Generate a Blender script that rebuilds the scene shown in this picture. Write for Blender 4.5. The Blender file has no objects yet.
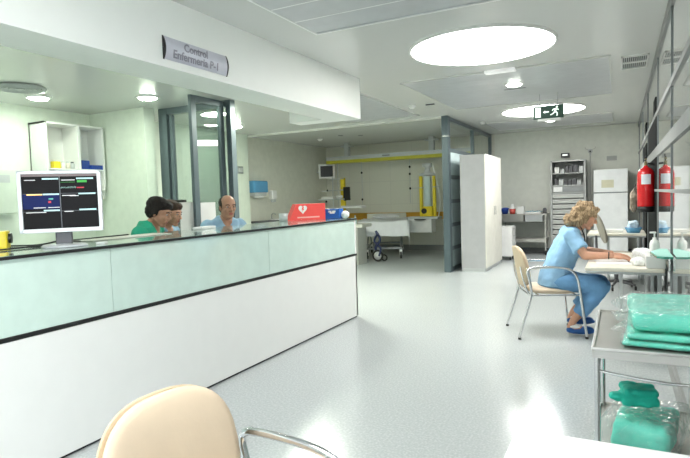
import bpy, bmesh, math, random
from mathutils import Vector, Matrix, noise
random.seed(7)
PI = math.pi
COL = bpy.context.scene.collection
V = Vector

# ------------------------------------------------------------------ materials
MATS = {}
def mat(name, color, rough=0.5, metal=0.0, emit=0.0, ecol=None, trans=0.0, ior=1.45, alpha=1.0,
        var=0.0, vscale=8.0, bump=0.0, bscale=60.0, spec=0.5, coat=0.0, sheen=0.0, dim=None):
    if name in MATS: return MATS[name]
    m = bpy.data.materials.new(name); m.use_nodes = True
    nt = m.node_tree; N = nt.nodes; L = nt.links
    b = N['Principled BSDF']
    c = (*color, 1.0)
    b.inputs['Base Color'].default_value = c
    b.inputs['Roughness'].default_value = rough
    b.inputs['Metallic'].default_value = metal
    b.inputs['IOR'].default_value = ior
    b.inputs['Specular IOR Level'].default_value = spec
    b.inputs['Transmission Weight'].default_value = trans
    b.inputs['Alpha'].default_value = alpha
    b.inputs['Coat Weight'].default_value = coat
    b.inputs['Sheen Weight'].default_value = sheen
    tc = N.new('ShaderNodeTexCoord')
    if emit:
        b.inputs['Emission Color'].default_value = (*(ecol or color), 1)
        b.inputs['Emission Strength'].default_value = emit
    nz = N.new('ShaderNodeTexNoise'); nz.inputs['Scale'].default_value = vscale; nz.inputs['Detail'].default_value = 4
    L.new(tc.outputs['Object'], nz.inputs['Vector'])
    v = var or 0.03
    rp = N.new('ShaderNodeValToRGB')
    rp.color_ramp.elements[0].position = 0.35; rp.color_ramp.elements[1].position = 0.65
    rp.color_ramp.elements[0].color = tuple(max(0, x*(1-v)) for x in color) + (1,)
    rp.color_ramp.elements[1].color = tuple(min(1, x*(1+v)) for x in color) + (1,)
    L.new(nz.outputs['Fac'], rp.inputs['Fac']); L.new(rp.outputs['Color'], b.inputs['Base Color'])
    if bump:
        n2 = N.new('ShaderNodeTexNoise'); n2.inputs['Scale'].default_value = bscale; n2.inputs['Detail'].default_value = 3
        L.new(tc.outputs['Object'], n2.inputs['Vector'])
        bp = N.new('ShaderNodeBump'); bp.inputs['Strength'].default_value = bump; bp.inputs['Distance'].default_value = 0.01
        L.new(n2.outputs['Fac'], bp.inputs['Height']); L.new(bp.outputs['Normal'], b.inputs['Normal'])
    MATS[name] = m
    return m

def floor_mat():
    m = bpy.data.materials.new('speckled_vinyl'); m.use_nodes = True
    N = m.node_tree.nodes; L = m.node_tree.links; b = N['Principled BSDF']
    tc = N.new('ShaderNodeTexCoord')
    n1 = N.new('ShaderNodeTexNoise'); n1.inputs['Scale'].default_value = 70; n1.inputs['Detail'].default_value = 2
    n2 = N.new('ShaderNodeTexNoise'); n2.inputs['Scale'].default_value = 1.3
    L.new(tc.outputs['Object'], n1.inputs['Vector']); L.new(tc.outputs['Object'], n2.inputs['Vector'])
    r1 = N.new('ShaderNodeValToRGB')
    e = r1.color_ramp.elements
    e[0].position = 0.33; e[0].color = (0.46, 0.495, 0.50, 1)
    e[1].position = 0.5; e[1].color = (0.505, 0.535, 0.54, 1)
    x = e.new(0.66); x.color = (0.59, 0.615, 0.62, 1)
    L.new(n1.outputs['Fac'], r1.inputs['Fac'])
    L.new(r1.outputs['Color'], b.inputs['Base Color'])
    mr = N.new('ShaderNodeMapRange'); mr.inputs['To Min'].default_value = 0.17; mr.inputs['To Max'].default_value = 0.24
    L.new(n2.outputs['Fac'], mr.inputs['Value']); L.new(mr.outputs['Result'], b.inputs['Roughness'])
    return m

def tile_mat():            # pale glazed wall cladding with faint joints
    m = bpy.data.materials.new('alcove_cladding'); m.use_nodes = True
    N = m.node_tree.nodes; L = m.node_tree.links; b = N['Principled BSDF']
    tc = N.new('ShaderNodeTexCoord'); mp = N.new('ShaderNodeMapping'); mp.inputs['Rotation'].default_value = (PI/2, 0, 0)
    L.new(tc.outputs['Object'], mp.inputs['Vector'])
    bk = N.new('ShaderNodeTexBrick'); bk.offset = 0
    bk.inputs['Color1'].default_value = (0.70, 0.69, 0.61, 1); bk.inputs['Color2'].default_value = (0.72, 0.71, 0.63, 1)
    bk.inputs['Mortar'].default_value = (0.60, 0.59, 0.54, 1)
    bk.inputs['Scale'].default_value = 1.0; bk.inputs['Mortar Size'].default_value = 0.004
    bk.inputs['Brick Width'].default_value = 0.6; bk.inputs['Row Height'].default_value = 0.6
    L.new(mp.outputs['Vector'], bk.inputs['Vector']); L.new(bk.outputs['Color'], b.inputs['Base Color'])
    b.inputs['Roughness'].default_value = 0.35
    return m

def plastic_mat():         # clear crinkled wrapping film
    m = bpy.data.materials.new('clear_film'); m.use_nodes = True
    N = m.node_tree.nodes; L = m.node_tree.links
    for n in list(N):
        if n.type != 'OUTPUT_MATERIAL': N.remove(n)
    out = [n for n in N if n.type == 'OUTPUT_MATERIAL'][0]
    tc = N.new('ShaderNodeTexCoord'); nz = N.new('ShaderNodeTexNoise'); nz.inputs['Scale'].default_value = 30; nz.inputs['Detail'].default_value = 5
    nz.inputs['Distortion'].default_value = 1.2
    L.new(tc.outputs['Object'], nz.inputs['Vector'])
    bp = N.new('ShaderNodeBump'); bp.inputs['Strength'].default_value = 1.0; bp.inputs['Distance'].default_value = 0.025
    L.new(nz.outputs['Fac'], bp.inputs['Height'])
    gl = N.new('ShaderNodeBsdfGlossy'); gl.inputs['Roughness'].default_value = 0.07; gl.inputs['Color'].default_value = (1, 1, 1, 1)
    tr = N.new('ShaderNodeBsdfTransparent'); tr.inputs['Color'].default_value = (0.96, 0.98, 0.98, 1)
    df = N.new('ShaderNodeBsdfDiffuse'); df.inputs['Color'].default_value = (0.85, 0.9, 0.9, 1)
    L.new(bp.outputs['Normal'], gl.inputs['Normal']); L.new(bp.outputs['Normal'], df.inputs['Normal'])
    fr = N.new('ShaderNodeFresnel'); fr.inputs['IOR'].default_value = 1.4; L.new(bp.outputs['Normal'], fr.inputs['Normal'])
    m1 = N.new('ShaderNodeMixShader'); m1.inputs['Fac'].default_value = 0.09
    L.new(tr.outputs[0], m1.inputs[1]); L.new(df.outputs[0], m1.inputs[2])
    m2 = N.new('ShaderNodeMixShader')
    ad = N.new('ShaderNodeMath'); ad.operation = 'ADD'; ad.inputs[1].default_value = 0.03
    ge = N.new('ShaderNodeNewGeometry'); fm = N.new('ShaderNodeMath'); fm.operation = 'SUBTRACT'; fm.inputs[0].default_value = 1; L.new(ge.outputs['Backfacing'], fm.inputs[1])
    mu = N.new('ShaderNodeMath'); mu.operation = 'MULTIPLY'; L.new(fr.outputs[0], mu.inputs[0]); L.new(fm.outputs[0], mu.inputs[1])
    L.new(mu.outputs[0], ad.inputs[0]); L.new(ad.outputs[0], m2.inputs['Fac'])
    L.new(m1.outputs[0], m2.inputs[1]); L.new(gl.outputs[0], m2.inputs[2]); L.new(m2.outputs[0], out.inputs['Surface'])
    return m

def glass_mat(name, tint, gloss=0.0, rough=0.0):
    m = bpy.data.materials.new(name); m.use_nodes = True
    N = m.node_tree.nodes; L = m.node_tree.links
    for n in list(N):
        if n.type != 'OUTPUT_MATERIAL': N.remove(n)
    out = [n for n in N if n.type == 'OUTPUT_MATERIAL'][0]
    tr = N.new('ShaderNodeBsdfTransparent'); tr.inputs['Color'].default_value = (*tint, 1)
    gl = N.new('ShaderNodeBsdfGlossy'); gl.inputs['Roughness'].default_value = rough
    fr = N.new('ShaderNodeFresnel'); fr.inputs['IOR'].default_value = 1.5
    ad = N.new('ShaderNodeMath'); ad.operation = 'ADD'; ad.inputs[1].default_value = gloss
    mx = N.new('ShaderNodeMixShader')
    ge = N.new('ShaderNodeNewGeometry'); fm = N.new('ShaderNodeMath'); fm.operation = 'SUBTRACT'; fm.inputs[0].default_value = 1; L.new(ge.outputs['Backfacing'], fm.inputs[1])
    mu = N.new('ShaderNodeMath'); mu.operation = 'MULTIPLY'; L.new(fr.outputs[0], mu.inputs[0]); L.new(fm.outputs[0], mu.inputs[1])
    L.new(mu.outputs[0], ad.inputs[0]); L.new(ad.outputs[0], mx.inputs['Fac'])
    L.new(tr.outputs[0], mx.inputs[1]); L.new(gl.outputs[0], mx.inputs[2]); L.new(mx.outputs[0], out.inputs['Surface'])
    return m

def hair_mat(name, c1, c2, scale=30):
    m = bpy.data.materials.new(name); m.use_nodes = True
    N = m.node_tree.nodes; L = m.node_tree.links; b = N['Principled BSDF']
    tc = N.new('ShaderNodeTexCoord'); wv = N.new('ShaderNodeTexWave')
    wv.inputs['Scale'].default_value = scale; wv.inputs['Distortion'].default_value = 9; wv.inputs['Detail'].default_value = 3
    wv.inputs['Detail Scale'].default_value = 2
    L.new(tc.outputs['Object'], wv.inputs['Vector'])
    rp = N.new('ShaderNodeValToRGB'); rp.color_ramp.elements[0].color = (*c1, 1); rp.color_ramp.elements[1].color = (*c2, 1)
    L.new(wv.outputs['Fac'], rp.inputs['Fac']); L.new(rp.outputs['Color'], b.inputs['Base Color'])
    bp = N.new('ShaderNodeBump'); bp.inputs['Strength'].default_value = 0.5; bp.inputs['Distance'].default_value = 0.01
    L.new(wv.outputs['Fac'], bp.inputs['Height']); L.new(bp.outputs['Normal'], b.inputs['Normal'])
    b.inputs['Roughness'].default_value = 0.6; b.inputs['Specular IOR Level'].default_value = 0.25
    return m

WHITE = mat('white_laminate', (0.80, 0.80, 0.78), 0.35, var=.008)
WALLW = mat('painted_wall', (0.78, 0.79, 0.72), 0.55, bump=0.03)
WALLG = mat('station_wall', (0.71, 0.77, 0.67), 0.5)
SOFF = mat('soffit_paint', (0.89, 0.90, 0.86), 0.5, var=.006)
CEIL = mat('ceiling_panel', (0.66, 0.665, 0.645), 0.22, var=0.015, vscale=0.7)
PLANK = mat('ceiling_plank', (0.54, 0.55, 0.57), 0.3)
STEEL = mat('brushed_steel', (0.50, 0.49, 0.46), 0.33, 0.75, bump=0.03, bscale=120)
CHROME = mat('polished_steel', (0.72, 0.73, 0.74), 0.14, 1.0)
ALU = mat('grey_aluminium', (0.42, 0.44, 0.45), 0.38, 0.8)
ANTH = mat('blue_grey_frame', (0.12, 0.155, 0.17), 0.35, 0.3)
BLACK = mat('black_plastic', (0.012, 0.012, 0.013), 0.4)
BLKS = mat('black_steel', (0.02, 0.023, 0.025), 0.4, 0.2)
RUB = mat('rubber', (0.03, 0.03, 0.03), 0.7)
BEIGE = mat('beige_vinyl', (0.72, 0.58, 0.43), 0.5, bump=0.05, bscale=90)
BEIGE2 = mat('beige_shell', (0.60, 0.48, 0.33), 0.45)
GREYB = mat('grey_beige_fabric', (0.38, 0.35, 0.29), 0.7)
TEALP = mat('pale_green_glass', (0.60, 0.735, 0.67), 0.09, coat=0.6)
GLEDGE = mat('green_glass_edge', (0.05, 0.30, 0.22), 0.1)
CTOP = mat('counter_glass_top', (0.30, 0.40, 0.36), 0.10, coat=0.5)
TEAL = mat('teal_drape', (0.02, 0.56, 0.42), 0.65, var=0.1, vscale=14, bump=0.3, bscale=25)
TEAL2 = mat('light_teal_drape', (0.10, 0.80, 0.62), 0.6, var=0.1, vscale=14, bump=0.3, bscale=20)
RED = mat('extinguisher_red', (0.62, 0.01, 0.015), 0.22, coat=0.5)
REDB = mat('coral_red_plastic', (0.85, 0.09, 0.08), 0.4)
BLUE = mat('blue_card', (0.02, 0.13, 0.50), 0.4)
BLUED = mat('deep_blue_plastic', (0.02, 0.06, 0.32), 0.4)
BLUES = mat('translucent_blue', (0.12, 0.36, 0.62), 0.2)
SHOEB = mat('blue_shoe', (0.02, 0.10, 0.33), 0.4)
YEL = mat('yellow_plastic', (0.80, 0.62, 0.03), 0.35)
YELR = mat('yellow_rail', (0.50, 0.47, 0.04), 0.35)
ORG = mat('ochre_panel', (0.60, 0.31, 0.03), 0.4)
PAPER = mat('paper', (0.85, 0.85, 0.84), 0.6)
PLASW = mat('white_plastic', (0.82, 0.82, 0.80), 0.3)
PLASG = mat('light_grey_plastic', (0.55, 0.57, 0.57), 0.35)
DGREY = mat('dark_grey', (0.10, 0.10, 0.11), 0.4)
LINEN = mat('bed_linen', (0.70, 0.71, 0.73), 0.8, bump=0.4, bscale=9)
SCRB = mat('light_blue_scrubs', (0.30, 0.52, 0.74), 0.8, var=0.07, vscale=10, bump=0.35, bscale=14)
SCRB2 = mat('pale_blue_scrubs', (0.30, 0.47, 0.62), 0.8, var=0.06, vscale=10, bump=0.3, bscale=14)
TROU = mat('blue_scrub_trousers', (0.16, 0.35, 0.60), 0.8, var=0.08, vscale=10, bump=0.35, bscale=12)
SCRG = mat('green_scrubs', (0.02, 0.36, 0.22), 0.8, var=0.06, vscale=10, bump=0.3, bscale=14)
SKIN = mat('skin_warm', (0.62, 0.33, 0.22), 0.5, var=0.06, vscale=20)
SKINT = mat('skin_tan', (0.42, 0.22, 0.14), 0.5, var=0.06, vscale=20)
LIP = mat('lips', (0.42, 0.13, 0.11), 0.45)
HAIRD = hair_mat('dark_hair', (0.006, 0.005, 0.005), (0.02, 0.014, 0.012))
HAIRB = hair_mat('brown_hair', (0.035, 0.02, 0.014), (0.08, 0.05, 0.035))
HAIRY = hair_mat('blonde_hair', (0.19, 0.12, 0.065), (0.56, 0.41, 0.25), 26)
LUMN = mat('luminous_diffuser_near', (1, 1, 1), 0.5, emit=5.5, ecol=(1.0, 0.99, 0.96))
LAMPF = mat('added_fill_glow', (1, 1, 1), 0.5, emit=62, ecol=(0.97, 1.0, 0.86))  # glow of the added fill light near the alcove
LUMF = mat('luminous_diffuser_far', (1, 1, 1), 0.5, emit=9, ecol=(1.0, 0.99, 0.96))
LUM = mat('luminous_diffuser', (1, 1, 1), 0.5, emit=6.3, ecol=(1.0, 0.99, 0.96))
LAMP = mat('lamp_glow', (1, 1, 1), 0.5, emit=16, ecol=(0.93, 1.0, 0.88))
LAMPG = mat('station_lamp_glow', (1, 1, 1), 0.5, emit=56, ecol=(0.88, 1.0, 0.83))
FILM = plastic_mat()
GLASS = glass_mat('clear_glass', (0.97, 0.985, 0.98))
GLASST = glass_mat('tinted_glass', (0.76, 0.80, 0.79), 0.04)
GLASSW = mat('frosted_glass', (0.55, 0.66, 0.66), 0.15)
GWALL = mat('glazed_wall_pane', (0.36, 0.37, 0.36), 0.025, coat=1.0, var=0.02, vscale=0.6)
FLOOR = floor_mat(); TILE = tile_mat()

# ------------------------------------------------------------------ mesh builder
def basis(d):
    d = V(d).normalized()
    a = V((0, 0, 1)) if abs(d.z) < 0.95 else V((1, 0, 0))
    s = d.cross(a).normalized(); return s, s.cross(d).normalized()

class B:
    def __init__(s): s.v = []; s.f = []; s.sm = []; s.mi = []
    def add(s, vs, fs, smooth=False, mi=0):
        n = len(s.v); s.v += [tuple(p) for p in vs]
        for f in fs: s.f.append([n+i for i in f]); s.sm.append(smooth); s.mi.append(mi)
        return s
    def box(s, x0, x1, y0, y1, z0, z1, bev=0.0, M=None, mi=0, seg=2):
        bm = bmesh.new(); bmesh.ops.create_cube(bm, size=1)
        for v in bm.verts:
            v.co = V(((x0+x1)/2 + v.co.x*(x1-x0), (y0+y1)/2 + v.co.y*(y1-y0), (z0+z1)/2 + v.co.z*(z1-z0)))
        if bev: bmesh.ops.bevel(bm, geom=bm.edges[:], offset=min(bev, 0.45*min(abs(x1-x0), abs(y1-y0), abs(z1-z0))), segments=seg, affect='EDGES', profile=0.5)
        vs = [v.co.copy() for v in bm.verts]
        if M is not None: vs = [M @ v for v in vs]
        bm.verts.index_update()
        fs = [[v.index for v in f.verts] for f in bm.faces]; bm.free()
        return s.add(vs, fs, False, mi)
    def cyl(s, p0, p1, r0, r1=None, n=20, mi=0, caps=True):
        p0 = V(p0); p1 = V(p1); r1 = r0 if r1 is None else r1
        a, b = basis(p1-p0); vs = []
        for p, r in ((p0, r0), (p1, r1)):
            for i in range(n):
                t = 2*PI*i/n; vs.append(p + a*(r*math.cos(t)) + b*(r*math.sin(t)))
        s.add(vs, [[i, (i+1) % n, n+(i+1) % n, n+i] for i in range(n)], True, mi)
        if caps:
            s.add(vs[:n], [list(range(n))[::-1]], False, mi); s.add(vs[n:], [list(range(n))], False, mi)
        return s
    def tube(s, pts, r, n=10, mi=0, smooth=True, rr=None, caps=True):
        pts = [V(p) for p in pts]
        if smooth and len(pts) > 2:
            q = []
            for i in range(len(pts)-1):
                p0 = pts[max(i-1, 0)]; p1 = pts[i]; p2 = pts[i+1]; p3 = pts[min(i+2, len(pts)-1)]
                for k in range(5):
                    t = k/5; q.append(0.5*((2*p1)+(p2-p0)*t+(2*p0-5*p1+4*p2-p3)*t*t+(3*p1-p0-3*p2+p3)*t**3))
            q.append(pts[-1]); pts = q
        a, b = basis(pts[1]-pts[0]); vs = []
        for i, p in enumerate(pts):
            d = (pts[min(i+1, len(pts)-1)]-pts[max(i-1, 0)]).normalized()
            a = (a-d*a.dot(d)).normalized(); b = d.cross(a)
            rad = r if rr is None else rr(i/(len(pts)-1))
            for k in range(n):
                t = 2*PI*k/n; vs.append(p+a*(rad*math.cos(t))+b*(rad*math.sin(t)))
        fs = [[i*n+k, i*n+(k+1) % n, (i+1)*n+(k+1) % n, (i+1)*n+k] for i in range(len(pts)-1) for k in range(n)]
        s.add(vs, fs, True, mi)
        if caps: s.add(vs[:n], [list(range(n))[::-1]], False, mi); s.add(vs[-n:], [list(range(n))], False, mi)
        return s
    def lathe(s, prof, c=(0, 0, 0), n=28, axis='Z', mi=0):
        c = V(c); vs = []; m = len(prof)
        for r, z in prof:
            for k in range(n):
                t = 2*PI*k/n; p = V((r*math.cos(t), r*math.sin(t), z))
                if axis == 'X': p = V((p.z, p.x, p.y))
                if axis == 'Y': p = V((p.x, p.z, p.y))
                vs.append(c+p)
        fs = [[i*n+k, i*n+(k+1) % n, (i+1)*n+(k+1) % n, (i+1)*n+k] for i in range(m-1) for k in range(n)]
        return s.add(vs, fs, True, mi)
    def ell(s, c, rad, M=None, nu=16, nv=24, mi=0):
        c = V(c); vs = [];
        for i in range(nu+1):
            a = PI*i/nu
            for k in range(nv):
                t = 2*PI*k/nv
                p = V((rad[0]*math.sin(a)*math.cos(t), rad[1]*math.sin(a)*math.sin(t), rad[2]*math.cos(a)))
                if M is not None: p = M @ p
                vs.append(c+p)
        fs = [[i*nv+k, (i+1)*nv+k, (i+1)*nv+(k+1) % nv, i*nv+(k+1) % nv] for i in range(nu) for k in range(nv)]
        return s.add(vs, fs, True, mi)
    def cap(s, p0, p1, r0, r1=None, n=18):          # sphere-ended tapered capsule
        p0 = V(p0); p1 = V(p1); r1 = r0 if r1 is None else r1
        d = (p1-p0).normalized(); a, b = basis(d); rings = []
        for i in range(7): t = -PI/2+(PI/2)*i/6; rings.append((p0+d*(r0*math.sin(t)), max(r0*math.cos(t), 1e-4)))
        for i in range(7): t = (PI/2)*i/6; rings.append((p1+d*(r1*math.sin(t)), max(r1*math.cos(t), 1e-4)))
        vs = []
        for c, r in rings:
            for k in range(n): t = 2*PI*k/n; vs.append(c+a*(r*math.cos(t))+b*(r*math.sin(t)))
        m = len(rings)
        s.add(vs, [[i*n+k, i*n+(k+1) % n, (i+1)*n+(k+1) % n, (i+1)*n+k] for i in range(m-1) for k in range(n)], True)
        s.add(vs[:n], [list(range(n))[::-1]], True); s.add(vs[-n:], [list(range(n))], True)
        return s
    def loft(s, secs, n=28, ex=2.3):                # secs: (center, vecA, vecB) ellipse half axes
        vs = []
        for c, A, Bv in secs:
            c = V(c); A = V(A); Bv = V(Bv)
            for k in range(n):
                t = 2*PI*k/n; x = math.cos(t); y = math.sin(t)
                x = math.copysign(abs(x)**(2/ex), x); y = math.copysign(abs(y)**(2/ex), y)
                vs.append(c+A*x+Bv*y)
        m = len(secs)
        s.add(vs, [[i*n+k, i*n+(k+1) % n, (i+1)*n+(k+1) % n, (i+1)*n+k] for i in range(m-1) for k in range(n)], True)
        s.add(vs[:n], [list(range(n))[::-1]], True); s.add(vs[-n:], [list(range(n))], True)
        return s
    def prism(s, pts, z0, z1, M=None, mi=0):        # outline in XY
        n = len(pts)
        vs = [V((x, y, z0)) for x, y in pts]+[V((x, y, z1)) for x, y in pts]
        if M is not None: vs = [M @ v for v in vs]
        return s.add(vs, [list(range(n))[::-1], list(range(n, 2*n))]+[[i, (i+1) % n, n+(i+1) % n, n+i] for i in range(n)], False, mi)

def mesh_from(b, name):
    me = bpy.data.meshes.new(name); me.from_pydata(b.v, [], b.f)
    for p, sm, mi in zip(me.polygons, b.sm, b.mi): p.use_smooth = sm; p.material_index = mi
    bm = bmesh.new(); bm.from_mesh(me); bmesh.ops.recalc_face_normals(bm, faces=bm.faces[:]); bm.to_mesh(me); bm.free()
    return me

def obj(name, b, m, parent=None, label=None):
    me = b if isinstance(b, bpy.types.Mesh) else mesh_from(b, name)
    if not me.materials:
        for x in (m if isinstance(m, (list, tuple)) else [m]): me.materials.append(x)
    o = bpy.data.objects.new(name, me); COL.objects.link(o)
    if parent is not None: o.parent = parent
    if label: o['label'] = label
    return o

def tag(o, label, cat, group=None):
    o['label'] = label; o['category'] = cat
    if group: o['group'] = group
    return o
def thing(name, label, cat, loc=(0, 0, 0), rz=0.0, group=None):
    o = bpy.data.objects.new(name, None); COL.objects.link(o); o.empty_display_size = 0.1
    o.location = loc; o.rotation_euler = (0, 0, rz)
    return tag(o, label, cat, group)
def single(name, b, m, label, cat, loc=(0, 0, 0), rz=0.0, group=None, rot=None):
    o = obj(name, b, m); o.location = loc; o.rotation_euler = rot or (0, 0, rz)
    return tag(o, label, cat, group)
def struct(name, b, m, parent=None):
    o = obj(name, b, m, parent)
    if parent is None: o['kind'] = 'structure'
    return o
def copy_tree(o, loc=None, rz=None, label=None, group=None, parent=None):
    c = o.copy(); COL.objects.link(c)
    if parent is not None: c.parent = parent
    if loc is not None: c.location = loc
    if rz is not None: c.rotation_euler = (0, 0, rz)
    if label: c['label'] = label
    if group: c['group'] = group
    for ch in list(o.children): copy_tree(ch, parent=c)
    return c
def text(name, body, size, m, parent, loc, rot, bold=0.0, shear=0.0, align='CENTER', label=None):
    cu = bpy.data.curves.new(name, 'FONT'); cu.body = body; cu.size = size; cu.extrude = 0.0006; cu.align_x = align; cu.align_y = 'CENTER'
    cu.offset = bold; cu.shear = shear; cu.materials.append(m)
    tmp = bpy.data.objects.new(name, cu); COL.objects.link(tmp)
    bpy.context.view_layer.update()
    me = bpy.data.meshes.new_from_object(tmp.evaluated_get(bpy.context.evaluated_depsgraph_get()))
    bpy.data.objects.remove(tmp)
    o = bpy.data.objects.new(name, me); COL.objects.link(o)
    if not me.materials: me.materials.append(m)
    o.parent = parent; o.location = loc; o.rotation_euler = rot
    return o

def remesh(b, name, voxel, smooth=4, disp=0.0, dscale=8.0):
    me = mesh_from(b, name)
    o = bpy.data.objects.new(name, me); COL.objects.link(o)
    r = o.modifiers.new('r', 'REMESH'); r.mode = 'VOXEL'; r.voxel_size = voxel
    if smooth:
        k = o.modifiers.new('s', 'SMOOTH'); k.factor = 0.5; k.iterations = smooth
    bpy.context.view_layer.update()
    out = bpy.data.meshes.new_from_object(o.evaluated_get(bpy.context.evaluated_depsgraph_get()))
    bpy.data.objects.remove(o)
    if disp:
        nn = [v.normal.copy() for v in out.vertices]
        for v, n in zip(out.vertices, nn):
            v.co += n*(disp*noise.noise(v.co*dscale)+disp*0.5*noise.noise(v.co*dscale*2.3))
    for p in out.polygons: p.use_smooth = True
    out.materials.clear()
    return out

def disc(b, x, y, z0, z1, r, n=64, mi=0): return b.cyl((x, y, z0), (x, y, z1), r, r, n, mi)

# ------------------------------------------------------------------ camera
H = 1.40
yaw, pitch, roll, foc = 0.472004, 0.0570175, 0.0321284, 543.246
fw = V((-math.sin(yaw)*math.cos(pitch), math.cos(yaw)*math.cos(pitch), -math.sin(pitch)))
rt = V((math.cos(yaw), math.sin(yaw), 0)); dn = fw.cross(rt)
r2 = rt*math.cos(roll)+dn*math.sin(roll); d2 = -rt*math.sin(roll)+dn*math.cos(roll)
cam = bpy.data.cameras.new('camera'); co = bpy.data.objects.new('camera', cam); COL.objects.link(co)
Mr = Matrix((r2, -d2, -fw)).transposed().to_4x4(); Mr.translation = V((0, 0, H)); co.matrix_world = Mr
cam.sensor_width = 36; cam.lens = foc*36/690; cam.clip_start = 0.05; cam.clip_end = 100
bpy.context.scene.camera = co

# ------------------------------------------------------------------ shell
CZ = 2.80; XR = 0.33; YB = 13.28; XL = -7.30; YF = -6.0
struct('floor', B().box(XL-.1, XR+.15, YF-.1, YB+.1, -.08, 0), FLOOR)
struct('ceiling', B().box(XL-.1, XR+.15, YF-.1, YB+.1, CZ, CZ+.08), CEIL)
struct('wall_left', B().box(XL-.1, XL, YF, YB, 0, CZ), mat('left_wall_paint', (0.74, 0.74, 0.65), 0.5))
b = B(); b.box(-2.70, XR, YB, YB+.1, 0, CZ); struct('wall_back', b, WALLW)
struct('wall_alcove', B().box(XL, -2.70, YB, YB+.1, 0, CZ), TILE)
struct('wall_front', B().box(XL, XR, YF-.1, YF, 0, CZ), WALLW)
struct('wall_station', B().box(XL, -6.13, 5.75, 5.95, 0, CZ), WALLG)
struct('wall_station_side', B().box(XL, XL+.02, YF, 5.75, 0, CZ), WALLG)
struct('wall_passage', B().box(XL, -7.06, 5.95, 9.42, 0, CZ), WALLG)
struct('baseboard_alcove', B().box(-7.28, -2.86, YB-.02, YB, 0, .14), mat('grey_base', (.22, .23, .23), .5))
struct('baseboard_back', B().box(-2.70, XR, YB-.02, YB, 0, .10), mat('grey_base', (.22, .23, .23), .5))

# soffit above the counter
b = B(); b.box(-3.15, -2.765, YF, 5.92, 2.33, CZ); b.box(-3.60, -3.15, 5.66, 5.92, 2.33, CZ)
struct('wall_soffit', b, SOFF)

# ceiling plank fields
def planks(name, x0, x1, y0, y1, step=.3, m=PLANK, ec=None):
    b = B(); y = y0
    while y < y1-.01:
        ye = min(y+step, y1); b.box(x0, x1, y+.004, ye-.012, CZ-.014, CZ+.01, .003); y = ye
    o = struct(name, b, m)
    g = B(); y = y0+step
    while y < y1-.02: g.box(x0, x1, y-.011, y+.003, CZ-.0135, CZ); y += step
    obj('seam_strip', g, m if ec else mat('seam_light', (.86, .87, .86), .3), o)
    f = B(); t = .022
    f.box(x0-t, x0, y0-t, y1+t, CZ-.016, CZ+.01); f.box(x1, x1+t, y0-t, y1+t, CZ-.016, CZ+.01)
    f.box(x0, x1, y0-t, y0, CZ-.016, CZ+.01); f.box(x0, x1, y1, y1+t, CZ-.016, CZ+.01)
    g = obj(name+'_edge', f, ec or mat('panel_edge', (.78, .79, .78), .3), o); g.name = 'edge_strip'
planks('trim_1', -2.28, -.15, 1.45, 4.07, .325)
planks('trim_2', -2.42, -.12, 6.42, 8.86, .35, PLANK, CEIL)
planks('trim_3', -4.45, -3.15, 6.60, 9.10, .35, PLANK, CEIL)
planks('trim_4', -2.42, -.15, 11.07, 12.5, .35, PLANK, CEIL)
struct('trim_5', B().box(-7.27, -2.84, 9.53, 9.60, CZ-.03, CZ+.01), mat('bright_edge', (.8, .8, .76), .3))

# ------------------------------------------------------------------ glazed right wall
b = B(); W0, W1 = -3.4, -.7
b.box(XR, XR+.05, W1, YB, 0, CZ); b.box(XR, XR+.05, YF, W0, 0, CZ); b.box(XR, XR+.05, W0, W1, 0, .9); b.box(XR, XR+.05, W0, W1, 2.70, CZ)  # opening left for the added window behind the camera
w = struct('wall_right', b, GWALL)
b = B()
for y in (W0, (W0+W1)/2-.025, W1-.05): b.box(XR-.01, XR+.05, y, y+.05, .9, 2.70)
b.box(XR-.01, XR+.05, W0, W1, .9, .95); b.box(XR-.01, XR+.05, W0, W1, 2.65, 2.70)
wd = struct('added_window', b, ALU)  # unseen window, added so daylight brightens the soffit and near ceiling
obj('pane', B().box(XR+.02, XR+.026, W0+.05, W1-.05, .95, 2.65), GLASS, wd)
b = B()
for y in (-.66, 1.3, 3.0, 4.68, 6.41, 8.72, 10.72, 12.95):
    b.box(XR-.008, XR+.004, y-.012, y+.012, 0, CZ-.05)
struct('mullion', b, mat('mullion_grey', (.20, .22, .23), .5), w)
b = B()
for z, h in ((.06, .06), (2.16, .022), (1.77, .05), (1.375, .012), (2.755, .045)):
    b.box(XR-.014, XR+.004, -.66, YB, z-h, z+h)
struct('glazing_rail', b, mat('rail_grey', (.33, .335, .33), .75, spec=.15), w)

# dark matt panes of the glazed wall, beyond the fire extinguisher
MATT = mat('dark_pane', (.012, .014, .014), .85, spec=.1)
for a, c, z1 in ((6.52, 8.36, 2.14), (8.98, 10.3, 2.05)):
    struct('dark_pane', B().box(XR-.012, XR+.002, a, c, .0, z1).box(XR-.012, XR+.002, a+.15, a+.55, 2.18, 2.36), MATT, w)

# ------------------------------------------------------------------ partition to the bed alcove
PX = -2.80
pt = struct('trim_6', B().box(PX-.06, PX+.06, 9.50, 9.64, 0, CZ, .006), mat('partition_post', (.10, .135, .15), .35, .3))
obj('joint_plate', B().box(PX+.0595, PX+.0645, 9.505, 9.63, 2.43, 2.45).box(PX-.05, PX+.055, 9.494, 9.50, 2.43, 2.45), CHROME, pt)
b = B()
for y in (11.5, 13.22): b.box(PX-.035, PX+.035, y-.035, y+.035, 0, CZ)
b.box(PX-.035, PX+.035, 9.64, 13.22, CZ-.07, CZ); b.box(PX-.035, PX+.035, 9.64, 13.22, 2.17, 2.24)
for z in (.04, .42, .85, 1.28, 1.72): b.box(PX-.04, PX+.045, 9.64, 13.22, z-.035, z+.035)
wp = struct('window_1', b, ANTH)
b = B(); b.box(PX-.006, PX+.006, 9.64, 13.2, 2.24, CZ-.07); obj('pane', b, GLASS, wp)
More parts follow.
